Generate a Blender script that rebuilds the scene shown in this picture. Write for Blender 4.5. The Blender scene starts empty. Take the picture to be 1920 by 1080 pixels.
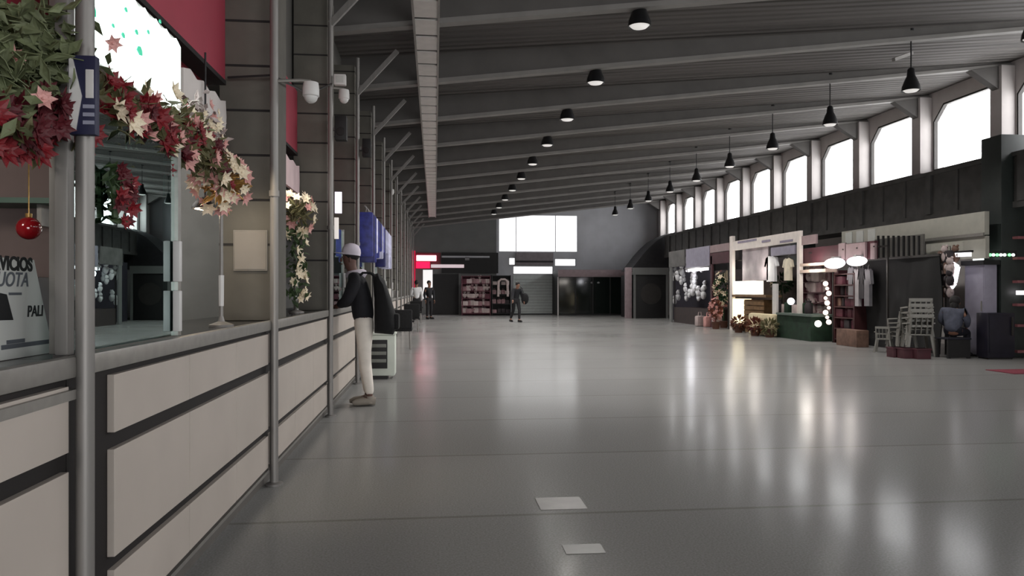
import bpy, bmesh, math, random
from mathutils import Vector, Matrix, Euler
random.seed(7)
S = bpy.context.scene
COL = S.collection
PI = math.pi
R = math.radians

# ------------------------------------------------------------------ surveying
# the photographed hall: X across, Y along, Z up; the lens is 1.3 m over the floor
F, CX, CY, EYE, YAW = 1400.0, 960.0, 545.0, 1.3, R(5.91)
sn, cs = math.sin(YAW), math.cos(YAW)
def ray(px):
    u = (px - CX) / F
    return u * cs + sn, cs - u * sn
def onX(px, py, X):
    dx, dy = ray(px); d = X / dx
    return dy * d, EYE + (CY - py) / F * d          # Y, Z
def onY(px, py, Y):
    dx, dy = ray(px); d = Y / dy
    return dx * d, EYE + (CY - py) / F * d          # X, Z
def onfloor(px, py):
    d = EYE * F / (py - CY); dx, dy = ray(px)
    return dx * d, dy * d                            # X, Y

# ------------------------------------------------------------------ materials
def lin(c):
    out = []
    for v in c:
        v = v / 255.0
        out.append(v / 12.92 if v <= 0.04045 else ((v + 0.055) / 1.055) ** 2.4)
    return tuple(out) + (1.0,)
MATS = {}
def mat(name, rgb, rough=0.6, metal=0.0, var=0.12, scale=6.0, bump=0.0, stretch=(1, 1, 1), emit=None, estr=0.0, spec=0.5, coat=0.0, trans=0.0):
    if name in MATS: return MATS[name]
    m = bpy.data.materials.new(name); m.use_nodes = True
    nt = m.node_tree; N = nt.nodes; L = nt.links
    b = N['Principled BSDF']
    c = lin(rgb)
    tc = N.new('ShaderNodeTexCoord'); mp = N.new('ShaderNodeMapping'); nz = N.new('ShaderNodeTexNoise')
    mp.inputs['Scale'].default_value = stretch
    nz.inputs['Scale'].default_value = scale; nz.inputs['Detail'].default_value = 4
    L.new(tc.outputs['Object'], mp.inputs['Vector']); L.new(mp.outputs['Vector'], nz.inputs['Vector'])
    rp = N.new('ShaderNodeValToRGB')
    rp.color_ramp.elements[0].position = 0.3; rp.color_ramp.elements[1].position = 0.7
    rp.color_ramp.elements[0].color = tuple(max(0, v * (1 - var)) for v in c[:3]) + (1,)
    rp.color_ramp.elements[1].color = tuple(min(1, v * (1 + var)) for v in c[:3]) + (1,)
    L.new(nz.outputs['Fac'], rp.inputs['Fac']); L.new(rp.outputs['Color'], b.inputs['Base Color'])
    b.inputs['Roughness'].default_value = rough; b.inputs['Metallic'].default_value = metal
    b.inputs['Specular IOR Level'].default_value = spec
    b.inputs['Coat Weight'].default_value = coat
    if bump:
        bp = N.new('ShaderNodeBump'); bp.inputs['Strength'].default_value = bump; bp.inputs['Distance'].default_value = 0.02
        L.new(nz.outputs['Fac'], bp.inputs['Height']); L.new(bp.outputs['Normal'], b.inputs['Normal'])
    if emit:
        b.inputs['Emission Color'].default_value = lin(emit); b.inputs['Emission Strength'].default_value = estr
    MATS[name] = m
    return m

def mat_floor():
    m = bpy.data.materials.new('polished_terrazzo'); m.use_nodes = True
    nt = m.node_tree; N = nt.nodes; L = nt.links; b = N['Principled BSDF']
    tc = N.new('ShaderNodeTexCoord')
    n1 = N.new('ShaderNodeTexNoise'); n1.inputs['Scale'].default_value = 90; n1.inputs['Detail'].default_value = 3
    n2 = N.new('ShaderNodeTexNoise'); n2.inputs['Scale'].default_value = 0.35; n2.inputs['Detail'].default_value = 3
    L.new(tc.outputs['Object'], n1.inputs['Vector']); L.new(tc.outputs['Object'], n2.inputs['Vector'])
    r1 = N.new('ShaderNodeValToRGB'); r1.color_ramp.elements[0].position = .35; r1.color_ramp.elements[1].position = .7
    r1.color_ramp.elements[0].color = lin((136, 135, 133)); r1.color_ramp.elements[1].color = lin((155, 155, 154))
    L.new(n1.outputs['Fac'], r1.inputs['Fac'])
    br = N.new('ShaderNodeTexBrick'); br.offset = 0.0; br.squash = 1.0
    br.inputs['Scale'].default_value = 1.0; br.inputs['Brick Width'].default_value = 60; br.inputs['Row Height'].default_value = 1.6
    br.inputs['Mortar Size'].default_value = 0.02; br.inputs['Mortar Smooth'].default_value = 0.3
    br.inputs['Color1'].default_value = (1, 1, 1, 1); br.inputs['Color2'].default_value = (.95, .95, .95, 1); br.inputs['Mortar'].default_value = (.74, .72, .7, 1)
    mq = N.new('ShaderNodeMapping'); mq.inputs['Location'].default_value = (25, .5, 0)
    L.new(tc.outputs['Object'], mq.inputs['Vector']); L.new(mq.outputs['Vector'], br.inputs['Vector'])
    mx = N.new('ShaderNodeMix'); mx.data_type = 'RGBA'; mx.blend_type = 'MULTIPLY'; mx.inputs['Factor'].default_value = 1
    L.new(r1.outputs['Color'], mx.inputs['A']); L.new(br.outputs['Color'], mx.inputs['B'])
    L.new(mx.outputs['Result'], b.inputs['Base Color'])
    mr = N.new('ShaderNodeMapRange'); mr.inputs['From Min'].default_value = .3; mr.inputs['From Max'].default_value = .7
    mr.inputs['To Min'].default_value = FLOOR_R0; mr.inputs['To Max'].default_value = FLOOR_R1
    L.new(n2.outputs['Fac'], mr.inputs['Value']); L.new(mr.outputs['Result'], b.inputs['Roughness'])
    b.inputs['Specular IOR Level'].default_value = FLOOR_SPEC
    return m
FLOOR_R0, FLOOR_R1, FLOOR_SPEC = 0.14, 0.21, 0.032

def mat_roof():
    m = bpy.data.materials.new('corrugated_roof'); m.use_nodes = True
    nt = m.node_tree; N = nt.nodes; L = nt.links; b = N['Principled BSDF']
    tc = N.new('ShaderNodeTexCoord'); wv = N.new('ShaderNodeTexWave'); wv.bands_direction = 'Y'
    wv.inputs['Scale'].default_value = 1.6; wv.inputs['Distortion'].default_value = 0.15
    L.new(tc.outputs['Object'], wv.inputs['Vector'])
    mp = N.new('ShaderNodeMapping'); mp.inputs['Scale'].default_value = (.12, 3.5, 1)
    nz = N.new('ShaderNodeTexNoise'); nz.inputs['Scale'].default_value = 2; nz.inputs['Detail'].default_value = 5
    L.new(tc.outputs['Object'], mp.inputs['Vector']); L.new(mp.outputs['Vector'], nz.inputs['Vector'])
    r = N.new('ShaderNodeValToRGB'); r.color_ramp.elements[0].position = .3; r.color_ramp.elements[1].position = .75
    r.color_ramp.elements[0].color = lin((76, 73, 71)); r.color_ramp.elements[1].color = lin((108, 104, 101))
    L.new(nz.outputs['Fac'], r.inputs['Fac']); L.new(r.outputs['Color'], b.inputs['Base Color'])
    bp = N.new('ShaderNodeBump'); bp.inputs['Strength'].default_value = .8; bp.inputs['Distance'].default_value = .05
    L.new(wv.outputs['Fac'], bp.inputs['Height']); L.new(bp.outputs['Normal'], b.inputs['Normal'])
    b.inputs['Roughness'].default_value = .75
    return m

def mat_glass(name, tint, refl=1.0, rough=0.0, base=0.0, gcol=(1, 1, 1)):
    m = bpy.data.materials.new(name); m.use_nodes = True
    nt = m.node_tree; N = nt.nodes; L = nt.links
    N.remove(N['Principled BSDF'])
    out = N['Material Output']
    t = N.new('ShaderNodeBsdfTransparent'); t.inputs['Color'].default_value = tuple(tint) + (1,)
    g = N.new('ShaderNodeBsdfGlossy'); g.inputs['Roughness'].default_value = rough; g.inputs['Color'].default_value = tuple(gcol) + (1,)
    fr = N.new('ShaderNodeFresnel'); fr.inputs['IOR'].default_value = 1.5
    mu = N.new('ShaderNodeMath'); mu.operation = 'MULTIPLY'; mu.inputs[1].default_value = refl
    nz = N.new('ShaderNodeTexNoise'); nz.inputs['Scale'].default_value = 3
    bp = N.new('ShaderNodeBump'); bp.inputs['Strength'].default_value = .01
    L.new(nz.outputs['Fac'], bp.inputs['Height']); L.new(bp.outputs['Normal'], g.inputs['Normal'])
    mx = N.new('ShaderNodeMixShader')
    mu.inputs[1].default_value = refl; ad = N.new('ShaderNodeMath'); ad.operation = 'ADD'; ad.use_clamp = True; ad.inputs[1].default_value = base
    L.new(mu.outputs[0], ad.inputs[0]); L.new(fr.outputs['Fac'], mu.inputs[0]); L.new(ad.outputs[0], mx.inputs['Fac'])
    L.new(t.outputs[0], mx.inputs[1]); L.new(g.outputs[0], mx.inputs[2]); L.new(mx.outputs[0], out.inputs['Surface'])
    return m

def mat_light(name, rgb, strength, blot=None):
    m = bpy.data.materials.new(name); m.use_nodes = True
    nt = m.node_tree; N = nt.nodes; L = nt.links; b = N['Principled BSDF']
    b.inputs['Base Color'].default_value = lin(rgb); b.inputs['Emission Strength'].default_value = strength
    if blot:
        tc = N.new('ShaderNodeTexCoord'); nz = N.new('ShaderNodeTexNoise'); nz.inputs['Scale'].default_value = 5
        L.new(tc.outputs['Object'], nz.inputs['Vector'])
        r = N.new('ShaderNodeValToRGB'); r.color_ramp.elements[0].position = .32; r.color_ramp.elements[1].position = .42
        r.color_ramp.elements[0].color = lin(blot); r.color_ramp.elements[1].color = lin(rgb)
        L.new(nz.outputs['Fac'], r.inputs['Fac']); L.new(r.outputs['Color'], b.inputs['Emission Color'])
    else:
        b.inputs['Emission Color'].default_value = lin(rgb)
    return m

# ------------------------------------------------------------------ mesh kit
class MB:
    def __init__(s): s.v = []; s.f = []
    def add(s, vs, fs):
        o = len(s.v); s.v += [tuple(v) for v in vs]; s.f += [tuple(i + o for i in f) for f in fs]; return s
    def bm(s, bm, M=None):
        bm.verts.index_update()
        vs = [(M @ v.co if M else v.co.copy()) for v in bm.verts]
        s.add(vs, [[v.index for v in f.verts] for f in bm.faces]); bm.free(); return s
    def box(s, x0, x1, y0, y1, z0, z1, bev=0.0, M=None):
        bm = bmesh.new(); bmesh.ops.create_cube(bm, size=1)
        for v in bm.verts:
            v.co = Vector(((x0 + x1) / 2 + v.co.x * (x1 - x0), (y0 + y1) / 2 + v.co.y * (y1 - y0), (z0 + z1) / 2 + v.co.z * (z1 - z0)))
        if bev: bmesh.ops.bevel(bm, geom=bm.edges[:], offset=bev, segments=2, affect='EDGES', profile=.6)
        return s.bm(bm, M)
    def tube(s, pts, rad, n=10, cap=True):
        pts = [Vector(p) for p in pts]
        if not hasattr(rad, '__len__'): rad = [rad] * len(pts)
        rings = []; up = None
        for i, p in enumerate(pts):
            t = (pts[min(i + 1, len(pts) - 1)] - pts[max(i - 1, 0)]).normalized()
            a = Vector((0, 0, 1)) if abs(t.z) < .9 else Vector((1, 0, 0))
            if up is not None: a = up
            u = t.cross(a).normalized(); w = u.cross(t).normalized(); up = w
            rings.append([p + (u * math.cos(2 * PI * k / n) + w * math.sin(2 * PI * k / n)) * rad[i] for k in range(n)])
        vs = [v for r_ in rings for v in r_]; fs = []
        for i in range(len(rings) - 1):
            for k in range(n):
                fs.append((i * n + k, i * n + (k + 1) % n, (i + 1) * n + (k + 1) % n, (i + 1) * n + k))
        if cap:
            fs.append(tuple(range(n))[::-1]); fs.append(tuple((len(rings) - 1) * n + k for k in range(n)))
        return s.add(vs, fs)
    def bar(s, a, b, w, h):
        a = Vector(a); b = Vector(b); t = (b - a).normalized()
        q = Vector((0, 0, 1)) if abs(t.z) < .95 else Vector((1, 0, 0))
        u = t.cross(q).normalized() * w / 2; k = u.cross(t).normalized() * h / 2
        vs = [p + i * u + j * k for p in (a, b) for i, j in ((-1, -1), (1, -1), (1, 1), (-1, 1))]
        return s.add(vs, [(0, 1, 2, 3), (7, 6, 5, 4), (0, 4, 5, 1), (1, 5, 6, 2), (2, 6, 7, 3), (3, 7, 4, 0)])
    def lathe(s, prof, c=(0, 0, 0), n=20, M=None, sx=1, sy=1):
        vs = []; fs = []
        for (r_, z) in prof:
            for k in range(n):
                p = Vector((r_ * math.cos(2 * PI * k / n) * sx, r_ * math.sin(2 * PI * k / n) * sy, z))
                if M: p = M @ p
                vs.append(p + Vector(c))
        for i in range(len(prof) - 1):
            for k in range(n):
                fs.append((i * n + k, i * n + (k + 1) % n, (i + 1) * n + (k + 1) % n, (i + 1) * n + k))
        fs.append(tuple(range(n))[::-1]); fs.append(tuple((len(prof) - 1) * n + k for k in range(n)))
        return s.add(vs, fs)
    def ball(s, c, rx, ry=None, rz=None, n=14, M=None):
        ry = ry or rx; rz = rz or rx
        m = max(6, n // 2 + 2)
        vs = [(0, 0, -1)]; fs = []
        for i in range(1, m):
            a = -PI / 2 + PI * i / m
            vs += [(math.cos(a) * math.cos(2 * PI * k / n), math.cos(a) * math.sin(2 * PI * k / n), math.sin(a)) for k in range(n)]
        vs.append((0, 0, 1))
        for k in range(n): fs.append((0, 1 + (k + 1) % n, 1 + k))
        for i in range(m - 2):
            for k in range(n):
                fs.append((1 + i * n + k, 1 + i * n + (k + 1) % n, 1 + (i + 1) * n + (k + 1) % n, 1 + (i + 1) * n + k))
        l = len(vs) - 1; b0 = 1 + (m - 2) * n
        for k in range(n): fs.append((l, b0 + k, b0 + (k + 1) % n))
        out = []
        for v in vs:
            p = Vector((v[0] * rx, v[1] * ry, v[2] * rz))
            if M: p = M @ p
            out.append(p + Vector(c))
        return s.add(out, fs)
    def prism(s, poly, axis, a, b):
        # polygon in the two other axes, swept from a to b along axis
        def P(u, v, w): return {'x': (w, u, v), 'y': (u, w, v), 'z': (u, v, w)}[axis]
        n = len(poly)
        vs = [P(u, v, a) for u, v in poly] + [P(u, v, b) for u, v in poly]
        fs = [tuple(range(n)), tuple(range(2 * n - 1, n - 1, -1))]
        fs += [(i, i + n, (i + 1) % n + n, (i + 1) % n) for i in range(n)]
        return s.add(vs, fs)
    def build(s, name, m, parent=None, world=True, smooth=40):
        me = bpy.data.meshes.new(name)
        off = Vector((0, 0, 0))
        if world and parent is not None:
            q = parent
            while q is not None: off += q.location; q = q.parent
        me.from_pydata([Vector(v) - off for v in s.v], [], s.f)
        bm = bmesh.new(); bm.from_mesh(me); bmesh.ops.recalc_face_normals(bm, faces=bm.faces[:]); bm.to_mesh(me); bm.free()
        if smooth:
            for p in me.polygons: p.use_smooth = True
            me.set_sharp_from_angle(angle=R(smooth))
        if m: me.materials.append(m)
        o = bpy.data.objects.new(name, me); COL.objects.link(o)
        if parent is not None: o.parent = parent
        return o

def origin(o, p):
    """move a mesh's origin to p without moving the mesh"""
    d = Vector(p) - o.location
    o.data.transform(Matrix.Translation(-d)); o.location = Vector(p); return o
def thing(name, label, cat, loc=(0, 0, 0), rz=0, group=None):
    o = bpy.data.objects.new(name, None); COL.objects.link(o); o.empty_display_size = .1
    o.location = loc; o.rotation_euler = (0, 0, rz); o['label'] = label; o['category'] = cat
    if group: o['group'] = group
    return o
def tag(o, label, cat, group=None, kind=None):
    o['label'] = label; o['category'] = cat
    if group: o['group'] = group
    if kind: o['kind'] = kind
    return o
def struct(o, label=None):
    o['kind'] = 'structure'
    if label: o['label'] = label
    return o
def dup(root, loc=None, rz=None, label=None, group=None, parent=None):
    c = root.copy(); COL.objects.link(c)
    if parent is not None: c.parent = parent
    if loc is not None: c.location = loc
    if rz is not None: c.rotation_euler = (0, 0, rz)
    if label: c['label'] = label
    if group: c['group'] = group
    for ch in list(root.children):
        if ch.name.split('.')[0] and ch is not c: dup(ch, parent=c)
    return c
ORD = ['nearest', 'second', 'third', 'fourth', 'fifth', 'sixth', 'seventh', 'eighth', 'ninth', 'tenth', 'eleventh', 'twelfth', 'thirteenth', 'fourteenth', 'fifteenth', 'sixteenth', 'seventeenth']

def text_obj(name, body, size, m, parent, M, bold=0.0, align='LEFT', shear=0.0, depth=.001):
    cu = bpy.data.curves.new(name, 'FONT'); cu.body = body; cu.size = size; cu.extrude = depth; cu.offset = bold; cu.align_x = align; cu.shear = shear
    t = bpy.data.objects.new(name, cu); COL.objects.link(t)
    dg = bpy.context.evaluated_depsgraph_get(); dg.update()
    me = bpy.data.meshes.new_from_object(t.evaluated_get(dg)); bpy.data.objects.remove(t); bpy.data.curves.remove(cu)
    me.transform(M); me.materials.clear(); me.materials.append(m)
    o = bpy.data.objects.new(name, me); COL.objects.link(o); o.parent = parent
    return o

def skinned(name, nodes, edges, root, m, parent, sub=2, extra=None):
    """grow a smooth body surface over a skeleton of joints; nodes: {k: (pos, rx, ry)}"""
    keys = list(nodes)
    bm = bmesh.new(); lay = bm.verts.layers.skin.verify(); V = {}
    for k in keys:
        p = nodes[k]; v = bm.verts.new(p[0]); r1 = p[1]; r2 = p[2] if len(p) > 2 else p[1]
        v[lay].radius = (r1, r2); v[lay].use_root = (k == root); V[k] = v
    for a, b in edges: bm.edges.new((V[a], V[b]))
    me = bpy.data.meshes.new(name); bm.to_mesh(me); bm.free()
    t = bpy.data.objects.new(name, me); COL.objects.link(t)
    sk = t.modifiers.new('s', 'SKIN'); sk.use_smooth_shade = True
    sb = t.modifiers.new('u', 'SUBSURF'); sb.levels = sub; sb.render_levels = sub
    dg = bpy.context.evaluated_depsgraph_get(); dg.update()
    out = bpy.data.meshes.new_from_object(t.evaluated_get(dg)); bpy.data.objects.remove(t)
    out.name = name
    if extra:
        b2 = bmesh.new(); b2.from_mesh(out)
        base = [b2.verts.new(v) for v in extra.v]
        for f in extra.f: b2.faces.new([base[i] for i in f])
        bmesh.ops.recalc_face_normals(b2, faces=b2.faces[:]); b2.to_mesh(out); b2.free()
    for p in out.polygons: p.use_smooth = True
    out.materials.clear(); out.materials.append(m)
    o = bpy.data.objects.new(name, out); COL.objects.link(o); o.parent = parent
    return o
SKY, EXPO, FARW, LAMP = 11.5, 0.15, 0.37, 400
# ------------------------------------------------------------------ palette
M_floor = mat_floor(); M_roof = mat_roof()
M_beam = mat('beam_lit_tone', (132, 129, 126), .6, var=.1, scale=3, bump=.1)  # paler flange tone, light along the beam edge put into the colour
M_web = mat('beam_shaded_tone', (92, 89, 87), .7, var=.1, scale=3, bump=.1)  # same beam, the shade on its face put into a darker grey
M_wallR = mat('pale_render', (196, 190, 188), .8, var=.08, scale=2, bump=.15)
M_wallL = mat('grey_render', (92, 90, 86), .85, var=.12, scale=2, bump=.15)
M_far = mat('far_wall_lit', (186, 187, 192), .8, var=.08, scale=1.5, bump=.1)  # pale tone carries the side window light falling on the far wall
M_fardk = mat('far_wall_shaded', (112, 113, 112), .8, var=.08, scale=1.5, bump=.1)  # same wall left of the window, its shade put into a darker grey
M_slab = mat('dark_parapet', (78, 77, 76), .8, var=.2, scale=4, bump=.2)
M_dark = mat('near_black', (24, 23, 24), .6, var=.2)
M_void = mat('dark_recess', (20, 14, 13), .7, var=.2)
M_steel = mat('brushed_steel', (136, 133, 130), .48, .45, var=.08, scale=30, stretch=(1, 1, .05))
M_alu = mat('aluminium_rail', (150, 147, 142), .4, .5, var=.08, scale=20)
M_lam = mat('beige_laminate', (188, 178, 169), .45, var=.05, scale=2.5, bump=.03)
M_top = mat('dark_counter_top', (48, 47, 47), .18, var=.2, scale=12)
M_pier = mat('grey_stone_cladding', (98, 95, 88), .75, var=.12, scale=5, bump=.2)
M_joint = mat('dark_joint', (38, 36, 36), .9)
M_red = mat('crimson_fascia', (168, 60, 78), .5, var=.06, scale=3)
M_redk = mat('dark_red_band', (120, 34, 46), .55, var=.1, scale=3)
M_frame = mat('window_frame_dark', (52, 49, 47), .5, .2, var=.1)
M_white = mat('white_plastic', (214, 212, 210), .4, var=.04)
M_paper = mat('pale_paper', (196, 198, 194), .7, var=.05)
M_ink = mat('black_ink', (28, 28, 30), .6, var=.1)
M_navy = mat('navy_board', (34, 36, 66), .5, var=.1)
M_black = mat('black_fabric', (17, 17, 19), .9, var=.25, scale=20, bump=.2)
M_leaf = mat('dull_green_leaf', (58, 78, 44), .6, var=.35, scale=15)
M_olive = mat('olive_leaf', (96, 92, 60), .65, var=.35, scale=15)
M_petred = mat('red_petal', (120, 18, 28), .55, var=.3, scale=14)
M_petdk = mat('wine_petal', (80, 10, 22), .6, var=.3, scale=14)
M_petwh = mat('cream_petal', (236, 222, 196), .55, var=.1, scale=14)
M_petpk = mat('dusty_pink_petal', (214, 160, 154), .55, var=.15, scale=14)
M_gold = mat('gold_tinsel', (190, 150, 86), .35, .5, var=.3, scale=30)
M_glass = mat_glass('screen_glass', (.72, .84, .82), 1.3, 0.0, .42, (.80, .98, .97))
M_pane = mat_glass('window_glass', (.97, .97, .97), .5)

# ------------------------------------------------------------------ room shell
XR, YB, YF, XL = 12.4, -9.0, 40.5, -1.5
GRID = [15.0 + 2.7 * k for k in range(-8, 10)]        # roof beams / right hand columns
deck = lambda x: 5.17 + .0865 * x
beamz = lambda x: 4.70 + .118 * x

fl = MB().box(-6, XR + .3, YB, YF + 1.2, -.2, 0).build('floor', M_floor); struct(fl, 'polished grey terrazzo floor of the hall')
cl = MB().prism([(-6, deck(-6)), (XR + .4, deck(XR + .4)), (XR + .4, deck(XR + .4) + .15), (-6, deck(-6) + .15)], 'y', YB, YF + .3)
struct(cl.build('ceiling', M_roof), 'dark corrugated roof sloping up to the windows')
for i, y in enumerate(GRID):
    b = MB().prism([(XL, beamz(XL)), (XR, beamz(XR)), (XR, deck(XR) + .02), (XL, deck(XL) + .02)], 'y', y - .045, y + .045)
    fl_ = MB().prism([(XL, beamz(XL) - .012), (XR, beamz(XR) - .012), (XR, beamz(XR) + .055), (XL, beamz(XL) + .055)], 'y', y - .075, y + .075)
    bo = b.build('ceiling_beam', M_web, smooth=0); fl_.build('flange', M_beam, bo, smooth=0)
    struct(bo, 'grey transverse roof beam, %s from the entrance end' % (ORD + ['last', 'last'])[min(i, 17)])

# right wall with its strip of chamfered windows
SILL, HEAD, CH = 4.28, 5.9, .38
w = MB()
w.box(XR, XR + .3, YB, YF + .3, 0, SILL)
w.prism([(YB, HEAD), (YF + .3, HEAD), (YF + .3, 6.3), (YB, 6.3)], 'x', XR, XR + .3)
holes = []
edges_ = [YB] + GRID + [YF + .3]
for i, y in enumerate(GRID):
    w.box(XR, XR + .3, y - .2, y + .2, SILL, HEAD)
w.box(XR, XR + .3, YB, GRID[0] - 2.5, SILL, HEAD)
w.box(XR, XR + .3, GRID[-1] + .1, YF + .3, SILL, HEAD)
for y in GRID:
    a, b = y - 2.5, y - .2
    holes.append((a, b))
    w.prism([(a, HEAD), (a, HEAD - CH), (a + CH, HEAD)], 'x', XR, XR + .3)
    w.prism([(b, HEAD), (b - CH, HEAD), (b, HEAD - CH)], 'x', XR, XR + .3)
struct(w.build('wall_right', M_wallR, smooth=0), 'pale right wall pierced by a strip of windows')
for i, (a, b) in enumerate(holes):
    poly = [(a, SILL), (b, SILL), (b, HEAD - CH), (b - CH, HEAD), (a + CH, HEAD), (a, HEAD - CH)]
    f = MB()
    for (p, q) in zip(poly, poly[1:] + poly[:1]):
        f.bar((XR + .05, p[0], p[1]), (XR + .05, q[0], q[1]), .09, .09)
    fo = struct(f.build('window_%d' % (i + 1), M_frame, smooth=0), 'white glowing window with chamfered top corners in the right wall')
    origin(fo, (XR + .05, a, SILL))
    MB().prism(poly, 'x', XR + .13, XR + .14).build('pane', M_pane, fo, smooth=0)
for i, y in enumerate(GRID):
    c = MB().box(XR - .32, XR - .003, y - .17, y + .17, SILL - .05, beamz(XR) - .02, .015)
    co_ = c.build('wall_column', M_wallR)
    MB().prism([(XR - .325, beamz(XR) - .03), (XR - .95, beamz(XR - .95) - .02), (XR - .325, beamz(XR) - .52)], 'y', y - .09, y + .09).build('bracket', M_web, co_, smooth=0)
    struct(co_, 'pale column with a bracket between two right hand windows')

# mezzanine band under those windows, carried by square columns
BX, BZ0, BZ1, BY1 = 11.2, 2.95, 3.99, 35.6
mb = MB().box(BX, XR - .003, YB, BY1, BZ0, BZ0 + .16); mb.box(BX, BX + .12, YB, BY1, BZ0 + .16, BZ1 - .08)
mb.box(BX - .05, BX + .17, YB, BY1, BZ1 - .08, BZ1); mb.box(BX - .03, BX + .02, YB, BY1, BZ0 - .04, BZ0 + .08)
mo = struct(mb.build('trim_1', M_slab, smooth=0), 'dark grey parapet band running under the right windows')
k = 0
y = 2.4
while y < BY1 - .2:
    wd = .07 if k % 3 else .17
    MB().box(BX - (.03 if k % 3 else .06), BX - .001, y - wd / 2, y + wd / 2, BZ0 + .08, BZ1 - .08).build('parapet_rib', M_slab, mo, smooth=0)
    y += .9; k += 1
for i, y in enumerate([13.7, 21.8, 29.9]):
    c = MB().box(BX - .27, BX + .27, y - .27, y + .27, 0, BZ1 + .35 if i == 0 else BZ0 - .003, .02)
    struct(c.build('square_column', mat('dark_green_column', (44, 50, 48), .5, var=.15)), 'dark square column carrying the mezzanine, %s from the camera' % ORD[i])

# far wall
FW = MB()
wx0, wz0 = onY(935, 472, YF); wx1, wz1 = onY(1083, 404, YF)
bx0, bz0 = onY(962, 514, YF); bx1, bz1 = onY(1037, 499, YF)
cx0, cz0 = onY(1040, 499, YF); cx1, cz1 = onY(1080, 485, YF)
ex0, ez0 = onY(954, 497, YF); ex1, ez1 = onY(966, 483, YF)
FW.box(XL - .3, XR, YF, YF + .25, bz0 - .0, ez0 * 0 + bz0 + .001)
def wall_with_holes(x0, x1, z0, z1, holes, y0, y1):
    m = MB(); xs = sorted({x0, x1} | {h[0] for h in holes} | {h[1] for h in holes}); zs = sorted({z0, z1} | {h[2] for h in holes} | {h[3] for h in holes})
    for a, b in zip(xs, xs[1:]):
        for c, d in zip(zs, zs[1:]):
            xm, zm = (a + b) / 2, (c + d) / 2
            if not any(h[0] < xm < h[1] and h[2] < zm < h[3] for h in holes): m.box(a, b, y0, y1, c, d)
    return m
hs = [(wx0, wx1, wz0, wz1), (bx0, bx1, bz0, bz1), (cx0, cx1, cz0, cz1), (ex0, ex1, ez0, ez1)]
fw = wall_with_holes(wx0 - .12, XR, 0, 6.2, hs, YF, YF + .25)
struct(fw.build('wall_back', M_far, smooth=0), 'far end wall, window light in its pale grey, with a large bright window')
fw = MB().box(XL - .3, wx0 - .12, YF, YF + .25, 0, 6.2)
struct(fw.build('wall_back_left', M_fardk, smooth=0), 'far wall left of the large window, shade put into its darker grey')
M_frost = mat_glass('frosted_pane', (FARW, FARW, FARW), .2, .3)
for n, (a, b, c, d) in enumerate(hs):
    f = MB(); t = .05
    for p, q in (((a, c), (b, c)), ((b, c), (b, d)), ((b, d), (a, d)), ((a, d), (a, c))):
        f.bar((p[0], YF + .03, p[1]), (q[0], YF + .03, q[1]), t, t)
    if n == 0:
        f.bar((a + (b - a) * .22, YF + .05, c), (a + (b - a) * .22, YF + .05, d), .035, .035); f.bar((a + (b - a) * .72, YF + .05, c), (a + (b - a) * .72, YF + .05, d), .035, .035)
    fo = struct(f.build('window_%d' % (len(holes) + n + 1), M_frame if n else M_far, smooth=0), ['large bright window in the far wall', 'long low bright strip over the roller shutter', 'short bright strip right of the far fascia', 'tiny bright slot left of the far fascia'][n])
    origin(fo, (a, YF, c))
    MB().box(a, b, YF + .1, YF + .11, c, d).build('pane', M_frost, fo, smooth=0)

# unseen end behind the camera, its opening sized for light, and the left walls
fr = wall_with_holes(XL - 4.5, XR + .3, 0, 6.4, [(1.0, 9.5, .02, 2.7)], YB - .25, YB)
struct(fr.build('wall_front', M_wallL, smooth=0), 'unseen end wall behind the camera, its wide opening sized to light the hall')
lw = MB().box(XL - .2, XL, YB, YF, 3.40, deck(XL - .2) + .02)
struct(lw.build('wall_left', M_wallL, smooth=0), 'grey wall above the shop fronts on the left')
lb = MB().box(-5.2, -5.0, YB, YF, 0, 3.4); lb.box(-5.0, XL - .2, YB, YF, 3.40, 3.5)
struct(lb.build('wall_left_back', M_wallL, smooth=0), 'back wall and soffit of the shops on the left')

# suspended tray of slats above the counters
tr = thing('cable_tray', 'long pale slatted cable tray hung below the roof beams over the left walkway', 'cable tray', (-.11, 3, 4.6))
for nm, x in (('side_rail', -.27), ('side_rail', .035)):
    MB().box(x, x + .025, 3, 34, 4.6, 4.67).build(nm, M_alu, tr, smooth=0)
M_slat = mat('tray_slat', (232, 229, 224), .5, var=.06)
sl0 = MB().box(-.244, .034, -.26, .26, 0, .02).build('slat', M_slat, tr, world=False, smooth=0)
sl0.data.transform(Matrix.Translation((.11, 0, 0)))
for i in range(50):
    o = sl0 if i == 0 else sl0.copy()
    if i: COL.objects.link(o)
    o.location = (0, .32 + .615 * i, .012)

# ------------------------------------------------------------------ pendant lamps
M_shade = mat('dark_lamp_shade', (30, 30, 32), .3, var=.1)
M_lens = mat_light('lamp_lens', (235, 232, 228), .55)
def pendant(x, y, label, grp):
    t = thing('pendant_lamp', label, 'lamp', (x, y, 4.8), 0, grp)
    zt = deck(x) - 4.8
    MB().tube([(0, 0, .3), (0, 0, zt)], .012, 8).build('stem', M_shade, t, world=False)
    MB().lathe([(.035, .40), (.06, .37), (.07, .26), (.10, .2), (.145, .08), (.155, 0), (.146, 0), (.13, .07), (.085, .19), (.05, .2)], n=22).build('lamp_shade', M_shade, t, world=False); shd = [c for c in t.children if c.name.startswith('lamp_shade')][0]
    MB().lathe([(.02, .07), (.125, .05), (.135, .02), (.1, -.012), (.02, -.025)], n=18).build('lens', M_lens, shd, world=False)
    MB().lathe([(.05, zt - .04), (.05, zt)], n=14).build('ceiling_rose', M_shade, t, world=False)
    return t
def dY(d, X): return (d - X * sn) / cs
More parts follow.
